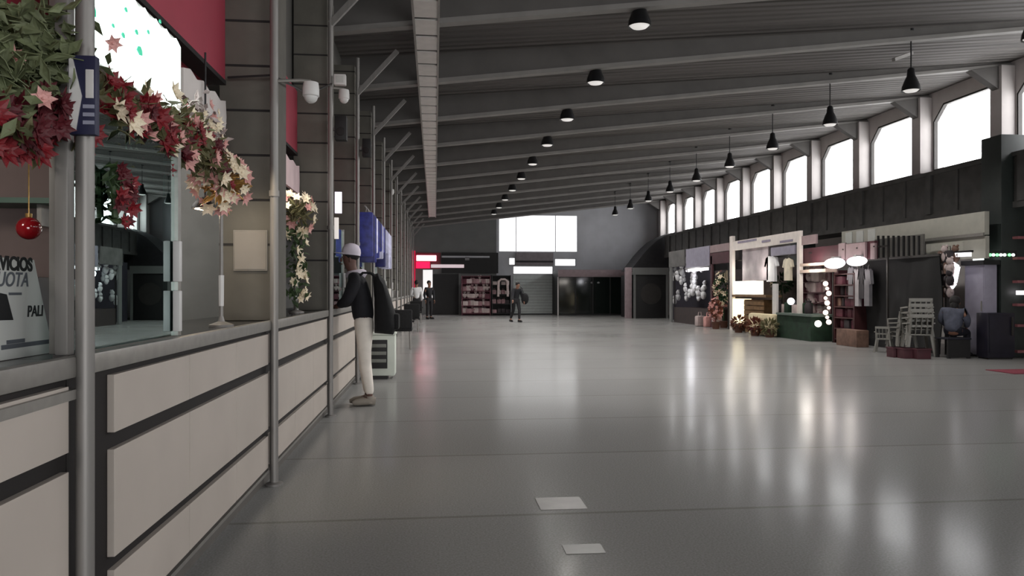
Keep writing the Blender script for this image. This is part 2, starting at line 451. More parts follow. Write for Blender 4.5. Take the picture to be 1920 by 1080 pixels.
for i in range(10):
    y = dY(9.9 + 2.7 * i, 2.7)
    pendant(2.7, y, 'dark bell pendant lamp in the middle row, %s from the camera' % ORD[i], 'pendant lamps in the middle row')
for i in range(10):
    y = dY(10.4 + 2.68 * i, 8.3)
    pendant(8.3, y, 'dark bell pendant lamp in the row near the right windows, %s from the camera' % ORD[i], 'pendant lamps near the windows')
bt = MB().bar((9.2, 13.6, deck(9.2) - .06), (8.5, 13.1, beamz(8.5) - .1), .06, .06).build('brace_rod', M_beam); tag(bt, 'short pale diagonal brace rod under the roof near the right windows', 'brace')
bt.location.z -= .0

# ------------------------------------------------------------------ left hand counters
PX = -1.07
POSTS = [2.42 + 2.72 * k for k in range(14)]
bay_word = lambda k: ORD[k]
for k, y in enumerate(POSTS):
    p = thing('steel_post', 'slim round steel post at the counter front, %s from the camera' % ORD[k], 'post', (PX, y, 0), 0, 'steel posts along the counters')
    MB().tube([(0, 0, 0), (0, 0, beamz(PX) - .03)], .027, 14).build('shaft', M_steel, p, world=False)
    MB().lathe([(.06, 0), (.06, .012), (.03, .02)], n=16).build('foot_plate', M_steel, p, world=False)
    MB().lathe([(.034, 1.93), (.034, 1.97)], n=16).build('collar', M_steel, p, world=False)
    if k >= 2:
        MB().bar((0, 0, 4.05), (.55, 0, 4.66), .05, .06).build('brace', M_steel, p, world=False)
def counter(y0, y1, label, first=False, gap=.04):
    t = thing('ticket_counter', label, 'counter', (-1.14, y0, 0), 0, 'panelled counters on the left')
    MB().box(-1.56, -1.125, y0, y1, .1, 1.045).build('carcass', M_void, t, smooth=0)
    MB().box(-1.50, -1.14, y0, y1, 0, .1).build('toe_kick', mat('toe_kick_grey', (96, 92, 88), .5), t, smooth=0)
    MB().box(-1.75, -1.105, y0, y1, 1.045, 1.09).build('worktop', M_top, t, smooth=0)
    MB().box(-1.125, -1.085, y0, y1, 1.035, 1.1, .008).build('edge_rail', M_alu, t)
    a, b = y0 + gap, y1 - .03
    third = (b - a) / 3
    for z0, z1 in ((.81, 1.01), (.38, .752), (.125, .335)):
        for j in range(3):
            MB().box(-1.125, -1.1, a + j * third + .004, a + (j + 1) * third - .004, z0, z1, .002).build('front_panel', M_lam, t, smooth=0)
    MB().bar((-1.112, a - .02, .1), (-1.112, b, .1), .03, .02).build('bottom_rail', M_alu, t, smooth=0)
    if first:
        MB().bar((-1.1, y0, .985), (-1.1, y1, .985), .03, .03).build('lower_rail', M_alu, t, smooth=0)
    return t
for k in range(-2, 13):
    y0 = 2.42 + 2.72 * k; y1 = y0 + 2.72
    nm = 'beige panelled counter in bay %s of the left row, counted from the camera' % {-2: 'zero', -1: 'one', 0: 'two', 1: 'three', 2: 'four', 3: 'five', 4: 'six', 5: 'seven', 6: 'eight', 7: 'nine', 8: 'ten', 9: 'eleven', 10: 'twelve', 11: 'thirteen', 12: 'fourteen'}[k]
    if k >= -1: nm = {-1: 'beige panelled counter before the first steel post, with the white poster on it',
          0: 'beige panelled counter between the first and second steel posts',
          1: 'beige panelled counter between the second and third steel posts, with white flowers on it'}.get(k, 'beige panelled counter starting at the %s steel post from the camera' % ORD[k])
    elif k == -2: continue
    counter(y0 + .003, y1 - .003, nm, first=(k < 0), gap=.28 if k == 0 else .05)

# stone piers, red fascias, glass screens
for k in range(0, 13):
    y = POSTS[k] + .1 + (2.72 if False else 0)
    if k == 0: continue
    pz0, pz1 = 1.093, beamz(XL) - .02
    p = MB().box(-1.48, -1.13, y + .1, y + .62, pz0, pz1, .006)
    po = struct(p.build('stone_pier', M_pier), 'grey stone clad pier behind the %s steel post' % ORD[k])
    origin(po, (-1.3, y + .36, pz0))
    j = MB(); z = 1.62
    while z < pz1: j.box(-1.482, -1.128, y + .097, y + .3, z - .008, z + .008); z += .31
    j.build('joint_line', M_joint, po, smooth=0)
for k in range(-1, 13):
    y0 = 2.42 + 2.72 * k + (.72 if k > 0 else .0 if k == 0 else 0); y1 = 2.42 + 2.72 * (k + 1) + (.2 if k >= 0 else 0)
    t = thing('shop_fascia', 'red fascia board above the %s shop bay on the left' % (['bay with the poster, first'] + ORD[1:] )[k + 1] if k >= 0 else 'dark red fascia board above the poster at the near left', 'fascia', (-1.46, y0, 2.75), 0, 'red fascias on the left')
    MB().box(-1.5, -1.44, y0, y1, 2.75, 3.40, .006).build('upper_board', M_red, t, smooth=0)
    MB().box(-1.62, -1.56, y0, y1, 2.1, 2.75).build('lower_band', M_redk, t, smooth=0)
    MB().box(-1.56, -1.435, y0, y1, 2.72, 2.75).build('dark_strip', M_joint, t, smooth=0)  # dark strip closing the gap below the upper board
def screen(y0, y1, label, top=2.05):
    t = thing('glass_screen', label, 'glass screen', (-1.15, y0, 1.1), 0, 'glass screens on the counters')
    MB().box(-1.165, -1.155, y0 + .02, y1 - .02, 1.1, top).build('pane', M_glass, t, smooth=0)
    MB().box(-1.18, -1.14, y1 - .03, y1 + .01, 1.1, top + .02).build('mullion', M_alu, t, smooth=0); mul = [c for c in t.children if c.name.startswith('mullion')][0]
    for z in (1.12, 1.34): MB().box(-1.15, -1.12, y1 - .07, y1 - .035, z, z + .18, .004).build('clamp', M_white, mul)
    return t
screen(2.52, 3.5, 'tinted glass screen between first post and mullion, reflecting the far windows', 1.92)
for k in range(2, 8):
    screen(POSTS[k] + .75, POSTS[k] + 1.75, 'tinted glass screen on the counter just past the %s steel post' % ORD[k])

# slim frame of the near left opening
fp = thing('opening_frame', 'slim pale steel frame post standing on the near counter beside the poster', 'post', (-1.145, 2.45, 1.1))
MB().box(-1.165, -1.125, 2.43, 2.475, 1.1, 3.3, .006).build('upright', M_steel, fp)
MB().box(-1.205, -1.17, 2.48, 2.52, 1.1, 3.3, .004).build('jamb', M_alu, fp)

# ------------------------------------------------------------------ signs on the left
SG = 1.0
t = thing('light_box', 'big glowing white light box sign with green marks under the red fascia', 'sign', (-1.36, 2.5, 2.33))
yA = onX(150, 40, -1.34)[0]; yB_ = onX(343, 100, -1.34)[0]
MB().box(-1.42, -1.36, yA, yB_, 2.22, 2.63, .006).build('case', M_white, t)
n = 16; poly = []
random.seed(4)
for i in range(n + 1):
    poly.append((yA + .02 + (yB_ - yA - .04) * i / n, 2.60 + (.02 if i % 2 else -.005)))
poly += [(yB_ - .02, 2.26), (yB_ - .3, 2.235), (yA + .02, 2.235)]
MB().prism(poly, 'x', -1.36, -1.345).build('face', mat_light('sign_glow', (236, 255, 248), 3.2), t, smooth=0)
M_green = mat_light('sign_green', (70, 190, 150), .8)
for (px, py, s) in ((172, 17, .035), (231, 66, .016), (256, 60, .016), (278, 60, .014), (262, 95, .028), (212, 48, .012), (300, 40, .012), (236, 18, .014)):
    yy, zz = onX(px, py, -1.344)
    MB().prism([(yy + s * math.cos(a * PI / 3 + .3) * (1 + .4 * (a % 2)), zz + s * .8 * math.sin(a * PI / 3 + .3)) for a in range(6)], 'x', -1.345, -1.342).build('green_mark', M_green, t, smooth=0)
def dull_sign(y0, y1, z0, z1, label, m):
    t = thing('shop_sign', label, 'sign', (-1.4, y0, z0))
    ps = []
    for i in range(8): ps.append((y0 + (y1 - y0) * i / 7, z1 + (.018 if i % 2 else -.01)))
    ps += [(y1 + .02, (z0 + z1) / 2), (y1, z0), (y0, z0 + .02)]
    MB().prism(ps, 'x', -1.43, -1.40).build('board', m, t, smooth=0)
    MB().box(-1.56, -1.43, (y0 + y1) / 2 - .02, (y0 + y1) / 2 + .02, (z0 + z1) / 2 - .02, (z0 + z1) / 2 + .02).build('bracket', M_alu, t, smooth=0)
dull_sign(4.35, 5.2, 2.38, 2.56, 'unlit pale sign board with a ragged edge beside the glowing light box', mat('pale_sign', (226, 218, 214), .5, var=.05))
dull_sign(6.75, 7.95, 2.3, 2.58, 'dull pinkish white sign under the second red fascia, above the white flowers', mat('pinkish_sign', (222, 196, 198), .5, var=.06))

# blade sign on the first post
bs = thing('blade_sign', 'small navy and white sign fixed to the first steel post', 'sign', (-1.06, 2.36, 1.94))
yb = 2.37
def bsx(px): return onY(px, 180, yb)[0]
def bsz(py): return onY(150, py, yb)[1]
MB().box(bsx(127), bsx(179), yb, yb + .03, bsz(252), bsz(103), .004).build('board', M_navy, bs)
MB().prism([(bsx(130), bsz(242)), (bsx(143), bsz(244)), (bsx(154), bsz(180)), (bsx(136), bsz(106)), (bsx(130), bsz(112))], 'y', yb - .004, yb).build('white_arrow', M_white, bs, smooth=0)
MB().box(bsx(161), bsx(176), yb - .004, yb, bsz(184), bsz(130), .0018).build('white_figure', M_white, bs)
for q in range(3):
    MB().box(bsx(156), bsx(177), yb - .003, yb, bsz(203 + q * 15), bsz(196 + q * 15)).build('text_stripe', mat('grey_stripe', (150, 152, 170), .6), bs, smooth=0)
MB().box(PX - .02, PX + .02, yb + .03, yb + .06, 1.9, 1.94).build('clamp', M_steel, bs, smooth=0)

# poster on the near counter
xp = -1.28
ps = thing('poster_board', 'white printed poster board leaning on the near counter', 'poster', (-1.3, 1.9, 1.09))
pz = 1.092
zt = 1.50
ytop = onX(64, 490, xp)[0]; ybot = onX(100, 655, xp)[0]; yl = 1.35
zt = onX(60, 487, xp)[1]; zb = pz
LE = .06
def pq(u, v): return (yl + (ytop + (ybot - ytop) * (1 - v) - yl) * u, zb + (zt - zb) * v)
bd = MB()
c4 = [pq(0, 0), pq(1, 0), pq(1, 1), pq(0, 1)]
bd.prism(c4, 'x', xp - .008, xp).build('board', M_paper, ps, smooth=0)
MB().bar((xp - .01, yl + .1, zb + .3), (xp - .13, yl + .1, zb), .02, .015).build('strut', M_ink, ps, smooth=0)
# lettering runs along +Y, faces +X
def onposter(y, z): return Matrix.Translation((xp + .001 - ps.location.x, y - ps.location.y, z - ps.location.z)) @ Matrix(((0, 0, 1, 0), (1, 0, 0, 0), (0, 1, 0, 0), (0, 0, 0, 1)))
def pyz(px, py): return onX(px, py, xp)
e = pyz(60, 508); text_obj('headline_lettering', 'SERVICIOS', .058, M_ink, ps, onposter(*e), .0022, 'RIGHT')
e = pyz(52, 537); text_obj('second_line_lettering', 'CUOTA', .062, mat('grey_ink', (88, 92, 98), .6), ps, onposter(*e), .0008, 'RIGHT', .25)
e = pyz(80, 592); text_obj('price_lettering', 'PALI', .05, M_ink, ps, onposter(*e), .0008, 'RIGHT', .1)
a = pyz(2, 600); b = pyz(24, 600); c = pyz(8, 552)
MB().prism([(a[0] - .05, a[1]), (b[0], b[1]), (c[0] + .01, c[1]), (a[0] - .05, c[1] + .01)], 'x', xp, xp + .002).build('dark_picture', M_ink, ps, smooth=0)
for (p0, p1, py, h) in ((12, 46, 642, .006), (2, 92, 652, .007), (16, 40, 551, .004)):
    a = pyz(p0, py); b = pyz(p1, py)
    MB().box(xp, xp + .0015, a[0], b[0], a[1] - h, a[1] + h).build('small_print', mat('grey_ink', (88, 92, 98), .6), ps, smooth=0)

# notice on the stone pier
yp = POSTS[1] + .197
a = onY(438, 508, yp); b = onY(502, 432, yp)
ns = thing('notice_sheet', 'pale framed notice sheet fixed on the stone pier behind the second post', 'notice', (a[0], yp, a[1]))
MB().box(a[0], b[0], yp - .012, yp, a[1], b[1], .003).build('frame', mat('grey_frame', (128, 124, 118), .5), ns)
MB().box(a[0] + .012, b[0] - .012, yp - .015, yp - .012, a[1] + .012, b[1] - .012).build('sheet', mat('notice_grey', (138, 133, 127), .7, var=.06), ns, smooth=0)

# ------------------------------------------------------------------ flowers
def petals(n, r, cup=.35, lay=1, w=.55):
    m = MB()
    for l in range(lay):
        rr = r * (1 - .35 * l)
        for i in range(n):
            a = 2 * PI * (i + .5 * l) / n + random.uniform(-.1, .1)
            d = Vector((math.cos(a), math.sin(a), 0)); s = Vector((-math.sin(a), math.cos(a), 0)); z = Vector((0, 0, 1))
            p = [z * .0, d * rr * .45 + s * rr * w * .5 + z * rr * cup * .5, d * rr + z * rr * cup * (1 + .5 * l), d * rr * .45 - s * rr * w * .5 + z * rr * cup * .5, d * rr * .5 + z * (rr * cup * .38)]
            q = [v - z * .003 for v in p]
            m.add(p + q, [(0, 1, 4), (1, 2, 4), (2, 3, 4), (3, 0, 4), (5, 9, 6), (6, 9, 7), (7, 9, 8), (8, 9, 5), (0, 5, 6, 1), (1, 6, 7, 2), (2, 7, 8, 3), (3, 8, 5, 0)])
    m.ball((0, 0, r * .12), r * .13, n=8)
    return m
def leaf(m, p, d, L, w):
    d = Vector(d).normalized(); s = d.cross(Vector((random.uniform(-1, 1), random.uniform(-1, 1), random.uniform(-1, 1)))).normalized(); n = d.cross(s)
    p = Vector(p); a = [p, p + d * L * .5 + s * w, p + d * L - n * L * .15, p + d * L * .5 - s * w]
    b = [v - n * .003 for v in a]
    m.add(a + b, [(0, 1, 2, 3), (7, 6, 5, 4), (0, 4, 5, 1), (1, 5, 6, 2), (2, 6, 7, 3), (3, 7, 4, 0)])
def rdir(): return Vector((random.gauss(0, 1), random.gauss(0, 1), random.gauss(0, 1))).normalized()
BL = {}
def blossom(kind, loc, sc, parent, face=(1, -.4, 0), name='blossom'):
    if kind not in BL:
        mt, n, lay = {'red': (M_petred, 7, 2), 'wine': (M_petdk, 7, 2), 'cream': (M_petwh, 6, 2), 'pink': (M_petpk, 6, 2)}[kind]
        me = petals(n, 1.0, .35, lay).build('blossom', mt, None, smooth=0); BL[kind] = me.data; bpy.data.objects.remove(me)
    o = bpy.data.objects.new(name, BL[kind]); COL.objects.link(o); o.parent = parent
    o.location = Vector(loc) - parent.location; o.scale = (sc, sc, sc)
    f = (Vector(face) + rdir() * .45).normalized(); o.rotation_euler = f.to_track_quat('Z', 'Y').to_euler()
    return o
def garland(label, loc, path, spread, leaves, leafmat, mix, count, sc, L=.07, grp=None, name='flower_garland'):
    t = thing(name, label, 'garland' if 'garland' in name else 'flowers', loc, 0, grp)
    m = MB(); path = [Vector(p) for p in path]
    def pick():
        u = random.random() * (len(path) - 1); i = int(u); p = path[i].lerp(path[i + 1], u - i)
        return p + Vector((random.gauss(0, spread[0]), random.gauss(0, spread[1]), random.gauss(0, spread[2])))
    for i in range(leaves):
        leaf(m, pick(), rdir() + Vector((.3, 0, 0)), L * random.uniform(.6, 1.3), L * .22)
    m.tube(path, .012, 8)
    m.build('leaves', leafmat, t, smooth=0)
    for i in range(count):
        k = random.choice(mix); blossom(k, pick() + Vector((.04, 0, 0)), sc * random.uniform(.7, 1.25), t)
    return t
random.seed(11)
M_olive2 = mat('moss_green', (104, 112, 80), .65, var=.35, scale=15)
def gx(px, py, X=-1.22): y, z = onX(px, py, X); return (X, y, z)
garland('bushy green wreath hanging over the near left opening, red ribbon blooms below', gx(55, 120), [gx(-60, 130), gx(0, 110), (-1.22, onX(60, 110, -1.22)[0], onX(60, 110, -1.22)[1]), gx(98, 130)], (.05, .05, .07), 1300, M_olive2, ['pink'], 6, .03, .07, name='green_wreath')
garland('cluster of wine red blooms and olive leaves hanging at the near left', gx(40, 215), [gx(-60, 215), gx(0, 215), gx(50, 225), gx(100, 235)], (.04, .05, .05), 300, M_olive, ['wine', 'wine', 'wine', 'red'], 90, .045, .06, name='flower_cluster')
garland('red and cream flower garland strung under the glowing light box', gx(300, 250), [gx(185, 215), gx(240, 220), gx(300, 255), gx(345, 255), gx(405, 310)], (.03, .05, .06), 1100, M_olive, ['red', 'red', 'pink', 'cream', 'wine'], 99, .05, .065)
garland('hanging tail of wine red poinsettias on the glass screen', gx(215, 350, -1.13), [gx(212, 318, -1.13), gx(214, 360, -1.13), gx(216, 408, -1.13)], (.004, .03, .02), 50, M_leaf, ['wine', 'red', 'wine', 'pink'], 16, .032, .05, name='flower_tail')
garland('silvery white tinsel and pink blossom swag right of the light box', gx(365, 215, -1.3), [gx(335, 200, -1.3), gx(380, 225, -1.3), gx(410, 270, -1.3)], (.03, .05, .05), 120, mat('silver_tinsel', (190, 176, 172), .4, .3, var=.2), ['pink', 'cream'], 18, .035, .06, name='blossom_swag')

def stand(label, X, y, ztop, blooms, mix, rad, sc, lf, low=None):
    t = thing('flower_stand', label, 'flowers', (X, y, 1.09))
    MB().tube([(0, 0, .015), (0, 0, ztop - 1.09)], [.012, .009], 10).build('stem', M_steel, t, world=False)
    MB().lathe([(.07, 0), (.07, .012), (.02, .03), (.012, .06)], n=16).build('foot', M_steel, t, world=False)
    MB().lathe([(.014, .12), (.016, .3)], n=10).build('white_sleeve', M_white, t, world=False)
    m = MB()
    for i in range(110): leaf(m, Vector((0, 0, ztop - 1.09)) + rdir() * rad * .4, rdir(), rad * .9, .012)
    m.build('leaves', lf, t, world=False, smooth=0)
    for i in range(blooms):
        d = rdir(); p = Vector((X, y, ztop)) + Vector((d.x * rad, d.y * rad, d.z * rad * 1.15))
        blossom(random.choice(mix), p, sc * random.uniform(.8, 1.3), t, face=d + Vector((.4, -.4, 0)))
    if low:
        m = MB()
        for i in range(130): leaf(m, (random.gauss(0, .04), random.gauss(0, .04), random.uniform(.12, ztop - 1.2)), rdir(), .09, .02)
        m.build('lower_foliage', M_leaf, t, world=False, smooth=0)
        for i in range(low):
            blossom('cream', Vector((X, y, random.uniform(1.2, ztop - .15))) + Vector((random.gauss(.03, .04), random.gauss(0, .05), 0)), sc * 1.05, t)
    return t
y, z = onX(415, 350, -1.24)
stand('tall stand of warmly lit cream flowers on the counter before the stone pier', -1.24, y, z + .02, 46, ['cream', 'cream', 'pink'], .15, .045, M_gold)
y, z = onX(556, 400, -1.3)
stand('tall arrangement of white flowers with green lower stems past the second post', -1.3, y, z, 40, ['cream', 'cream', 'pink'], .17, .055, M_olive, low=26)

# bauble, shelf and glimpses of the shop behind the near opening
bb = thing('christmas_bauble', 'shiny red bauble hanging in the near left opening', 'bauble', (-1.5, 2.0, 1.7))
yy, zz = onX(54, 428, -1.59); bb.location = (-1.59, yy, zz)
MB().ball((0, 0, 0), .045, n=20).build('ball', mat('gloss_red', (150, 22, 30), .12, var=.1, coat=.6), bb, world=False)
MB().lathe([(.012, .043), (.012, .058)], n=10).build('cap', M_gold, bb, world=False)
MB().tube([(0, 0, .055), (0, 0, 2.12 - zz)], .0025, 6).build('thread', M_gold, bb, world=False)
zz = onY(80, 375, 3.7)[1]
sh = thing('wall_shelf', 'green tinted shelf on the rear partition behind the bauble', 'shelf', (-1.9, 3.7, zz))
MB().box(-2.6, -1.76, 3.65, 3.897, zz - .02, zz + .005).build('board', mat('green_shelf', (84, 112, 98), .4), sh, smooth=0)
for q in (-2.3, -1.85): MB().box(q, q + .02, 3.7, 3.897, zz - .12, zz - .02).build('bracket', M_alu, sh, smooth=0)
pw = MB().box(-4.9, -1.72, 3.9, 3.98, 0, 2.7)
struct(pw.build('wall_partition', mat('rosy_partition', (128, 112, 108), .8, var=.08)), 'rosy grey partition behind the poster')
struct(MB().box(-4.9, -1.66, 6.25, 6.33, 0, 2.7).build('wall_partition', mat('grey_partition', (118, 120, 118), .8, var=.08)), 'grey partition behind the desk of the first shop')
dk = thing('low_cabinet', 'dark cabinet standing behind the poster against the partition', 'cabinet', (-1.9, 3.6, 0))
MB().box(-2.8, -1.72, 3.36, 3.85, 0, 1.36, .01).build('body', mat('charcoal', (46, 46, 50), .6), dk)
MB().box(-2.78, -1.74, 3.345, 3.36, .1, 1.3, .004).build('door', mat('charcoal', (46, 46, 50), .6), dk); ddr = [c for c in dk.children if c.name.startswith('door')][0]
MB().box(-1.84, -1.82, 3.325, 3.345, .7, .85).build('handle', M_alu, ddr, smooth=0)

# things inside the flower shop seen through the ticket opening
def monitor(x, y, z, label, rz=0):
    t = thing('monitor', label, 'monitor', (x, y, z), rz)
    MB().box(-.24, .24, -.02, .02, .12, .44, .008).build('screen', M_dark, t, world=False); scr = t.children[0]
    MB().box(-.22, .22, -.022, -.02, .14, .42).build('display', mat('grey_display', (86, 92, 94), .2), scr, world=False, smooth=0)
    MB().box(-.03, .03, .02, .05, .0, .3).build('neck', M_dark, t, world=False, smooth=0)
    MB().box(-.12, .12, -.06, .1, 0, .015, .004).build('foot', M_dark, t, world=False)
ds = thing('work_desk', 'dark desk inside the first shop behind the ticket opening', 'desk', (-2.6, 4.7, 0))
MB().box(-3.2, -2.0, 4.1, 5.3, .72, .76, .005).build('top', M_top, ds)
for qx in (-3.15, -2.05):
    for qy in (4.15, 5.25): MB().box(qx - .03, qx + .03, qy - .03, qy + .03, 0, .72).build('leg', M_dark, ds, smooth=0)
monitor(-2.3, 5.0, .76, 'grey monitor on the desk inside the first shop', R(20))
pt = thing('printer', 'white printer on the desk inside the first shop', 'printer', (-2.4, 4.4, .76))
MB().box(-.2, .2, -.16, .16, 0, .2, .015).build('body', M_white, pt, world=False)
MB().box(-.15, .15, -.2, -.16, .03, .06).build('tray', M_dark, pt, world=False, smooth=0)
MB().box(-.1, .1, -.1, .1, .2, .22, .008).build('lid', M_alu, pt, world=False)
# dome lamp that warms the flowers
yy, zz = onX(385, 388, -1.38)
dl = thing('dome_lamp', 'small dark dome lamp with a white rim beside the cream flowers', 'lamp', (-1.38, yy, zz))
MB().lathe([(.015, .06), (.04, .05), (.075, .01), (.078, -.012), (.07, -.012), (.03, .03)], n=20).build('shade', M_dark, dl, world=False)
MB().lathe([(.05, -.004), (.062, -.014), (.02, -.02)], n=16).build('bulb', mat_light('warm_bulb', (255, 236, 205), 5), dl, world=False)
MB().tube([(0, 0, .05), (0, 0, 2.74 - zz)], .006, 8).build('stem', M_dark, dl, world=False)

# cameras, speakers and a cable along the posts
def dome_camera(p, armfrom, label):
    t = thing('dome_camera', label, 'camera', p)
    MB().lathe([(.02, .1), (.05, .09), (.056, .05), (.056, .0), (.05, -.005)], n=20).build('housing', M_white, t, world=False); hsg = t.children[0]
    MB().ball((0, 0, 0), .048, .048, .05).build('dome', M_white, hsg, world=False)
    a = Vector(armfrom) - Vector(p)
    MB().tube([a, (a.x * .3, a.y * .3, .1), (0, 0, .1)], .012, 8).build('arm', M_alu, t, world=False)
    return t
xx, zz = onY(583, 180, 5.2); dome_camera((xx, 5.2, zz), (PX + .02, 5.14, zz + .08), 'white dome camera on an arm beside the second steel post')
xx, zz = onY(645, 185, 7.9); dome_camera((xx, 7.9, zz), (PX + .02, 7.86, zz + .1), 'white dome camera on the bracket at the third steel post')
xx, zz = onY(735, 362, 18.9); dome_camera((xx, 18.9, zz), (PX + .02, 18.74, zz + .1), 'tiny pale dome camera far down the row at the seventh steel post')
jb = thing('junction_box', 'white junction box on the third steel post above the dome camera', 'box', (-1.03, 7.86, 3.45))
xx, zz = onY(640, 152, 7.83); MB().box(xx - .07, xx + .05, 7.78, 7.85, zz - .05, zz + .06, .01).build('case', M_white, jb); MB().box(xx - .05, xx + .03, 7.775, 7.78, zz - .03, zz + .04, .002).build('cover', M_paper, jb)
for (px, py, yy, h, lb) in ((640, 242, 7.95, .25, 'black speaker box on the third steel post'), (688, 278, 10.6, .25, 'black speaker box on the fourth steel post')):
    xx, zz = onY(px, py, yy)
    s = thing('speaker', lb, 'speaker', (xx, yy, zz), 0, 'speakers on the posts')
    MB().box(-.06, .06, -.07, .05, -h / 2, h / 2, .01).build('cabinet', M_dark, s, world=False)
    MB().lathe([(.045, 0), (.04, .01), (.02, .015)], M=Matrix.Translation((0, -.07, -.04)) @ Matrix.Rotation(R(90), 4, 'X'), n=16).build('cone', M_joint, s, world=False)
    MB().box(-.1, -.05, -.015, .015, -.02, .02).build('bracket', M_steel, s, world=False, smooth=0)
cb = MB().tube([(-1.4, 5.25, 2.75), (-1.1, 5.2, 2.76), (-1.05, 6.4, 2.95), (-1.05, 7.8, 3.42)], .008, 6).build('power_cable', M_dark); tag(cb, 'thin dark cable strung from the red fascia past the dome camera', 'cable')
ps2 = thing('wall_notice', 'narrow white lit notice on the third stone pier', 'notice', (-1.2, POSTS[2] + .19, 2))
for (p0, p1, q0, q1, mm) in ((628, 641, 360, 400, mat_light('cool_notice', (236, 230, 246), .9)), (627, 635, 408, 448, mat_light('cool_notice2', (226, 220, 214), .6))):
    a = onY(p0, q1, POSTS[2] + .19); b = onY(p1, q0, POSTS[2] + .19)
    MB().box(a[0], b[0], POSTS[2] + .175, POSTS[2] + .197, a[1], b[1], .003).build('panel', mm, ps2)
# ------------------------------------------------------------------ people
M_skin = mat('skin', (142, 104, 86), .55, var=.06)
def rotm(p, a): return Vector((p[0] * math.cos(a) - p[1] * math.sin(a), p[0] * math.sin(a) + p[1] * math.cos(a), p[2]))
STAND = dict(pel=(0, 0, .96), wai=(0, 0, 1.08), che=(0, 0, 1.27), nek=(0, 0, 1.43), jaw=(.03, 0, 1.56), cra=(.0, 0, 1.66),
             shL=(0, .18, 1.39), shR=(0, -.18, 1.39), elL=(-.02, .24, 1.1), elR=(-.02, -.24, 1.1), wrL=(.06, .23, .86), wrR=(.06, -.23, .86),
             hpL=(0, .09, .9), hpR=(0, -.09, .9), knL=(.02, .1, .5), knR=(.02, -.1, .5), anL=(-.02, .1, .09), anR=(-.02, -.1, .09), toL=(.17, .12, .035), toR=(.17, -.12, .035))
def person(label, loc, rz, pose, top, legs, shoe, hair, skin=None, group=None, sleeves=True, thick=1.0, cap=None, collar=None, hair_long=False):
    t = thing('person', label, 'person', loc, rz, group)
    J = {k: Vector(v) for k, v in {**STAND, **pose}.items()}
    skin = skin or M_skin; k_ = thick
    nod = {'pel': (J['pel'], .10), 'wai': (J['wai'], .095), 'che': (J['che'], .11, .105), 'nek': (J['nek'], .055), 'jaw': (J['jaw'], .066, .074), 'cra': (J['cra'], .086, .096)}
    nod['top'] = (J['cra'] + (J['cra'] - J['nek']).normalized() * .07, .06)
    ed = [('pel', 'wai'), ('wai', 'che'), ('che', 'nek'), ('nek', 'jaw'), ('jaw', 'cra'), ('cra', 'top')]
    ex = MB()
    for s in 'LR':
        nod['sh' + s] = (J['sh' + s] - Vector((0, 0, .02)), .042); nod['el' + s] = (J['el' + s], .042); nod['wr' + s] = (J['wr' + s], .028)
        d = (J['wr' + s] - J['el' + s]).normalized(); pm = J['wr' + s] + d * .075
        nod['pm' + s] = (pm, .036, .022)
        ed += [('che', 'sh' + s), ('sh' + s, 'el' + s), ('el' + s, 'wr' + s), ('wr' + s, 'pm' + s)]
        nod['hp' + s] = (J['hp' + s], .085); nod['kn' + s] = (J['kn' + s], .058); nod['an' + s] = (J['an' + s], .038); nod['to' + s] = (J['to' + s], .03)
        ed += [('pel', 'hp' + s), ('hp' + s, 'kn' + s), ('kn' + s, 'an' + s), ('an' + s, 'to' + s)]
        side = Vector((1, 0, 0)) - d * d.x
        side = side.normalized() if side.length > .2 else (Vector((0, 0, 1)) - d * d.z).normalized()
        nrm = d.cross(side)
        for q, (o_, L) in enumerate(((.027, .07), (.009, .08), (-.009, .075), (-.027, .06))):
            p0 = pm + side * o_ + d * .01
            ex.tube([p0, p0 + d * L * .5 + nrm * .004, p0 + d * L * .85 + nrm * .022, p0 + d * L + nrm * .036], [.0095, .009, .008, .006], 8)
        th = pm + side * .03 - d * .04
        ex.tube([th, th + side * .025 + d * .03, th + side * .03 + d * .06], [.011, .0095, .007], 8)
    # face: nose, ears and eye sockets ride on the head
    hd = (J['cra'] - J['jaw']); up = hd.normalized()
    fw = (Vector((1, 0, 0)) - up * up.x).normalized()
    if 'face' in pose: fw = (Vector(pose['face']) - up * Vector(pose['face']).dot(up)).normalized()
    sd = up.cross(fw); mid = J['jaw'].lerp(J['cra'], .45)
    ex.ball(mid + fw * .094 - up * .01, .016, .014, .024, 8)
    for g in (1, -1):
        ex.ball(mid + sd * .078 * g, .014, .012, .03, 8)
        ex.ball(mid + fw * .08 + sd * .032 * g + up * .022, .013, .012, .008, 8)
    ex.ball(mid + fw * .083 - up * .055, .012, .026, .008, 8)
    skinned('body', nod, ed, 'pel', skin, t, 2, ex)
    # clothes
    n2 = {'pel': (J['pel'] - Vector((0, 0, .05)), .15 * k_, .132 * k_), 'wai': (J['wai'], .148 * k_, .125 * k_), 'che': (J['che'], .168 * k_, .142 * k_), 'nk': (J['nek'] - Vector((0, 0, .03)), .085)}
    e2 = [('pel', 'wai'), ('wai', 'che'), ('che', 'nk')]
    for s in 'LR':
        n2['sh' + s] = (J['sh' + s], .086 * k_); n2['el' + s] = (J['el' + s], .064 * k_)
        e2 += [('che', 'sh' + s), ('sh' + s, 'el' + s)]
        if sleeves:
            n2['wr' + s] = (J['wr' + s], .046 * k_); e2.append(('el' + s, 'wr' + s))
    skinned('jacket', n2, e2, 'che', top, t, 2)
    n3 = {'wst': (J['pel'].lerp(J['wai'], .7), .13), 'pel': (J['pel'] - Vector((0, 0, .0)), .135)}; e3 = [('wst', 'pel')]
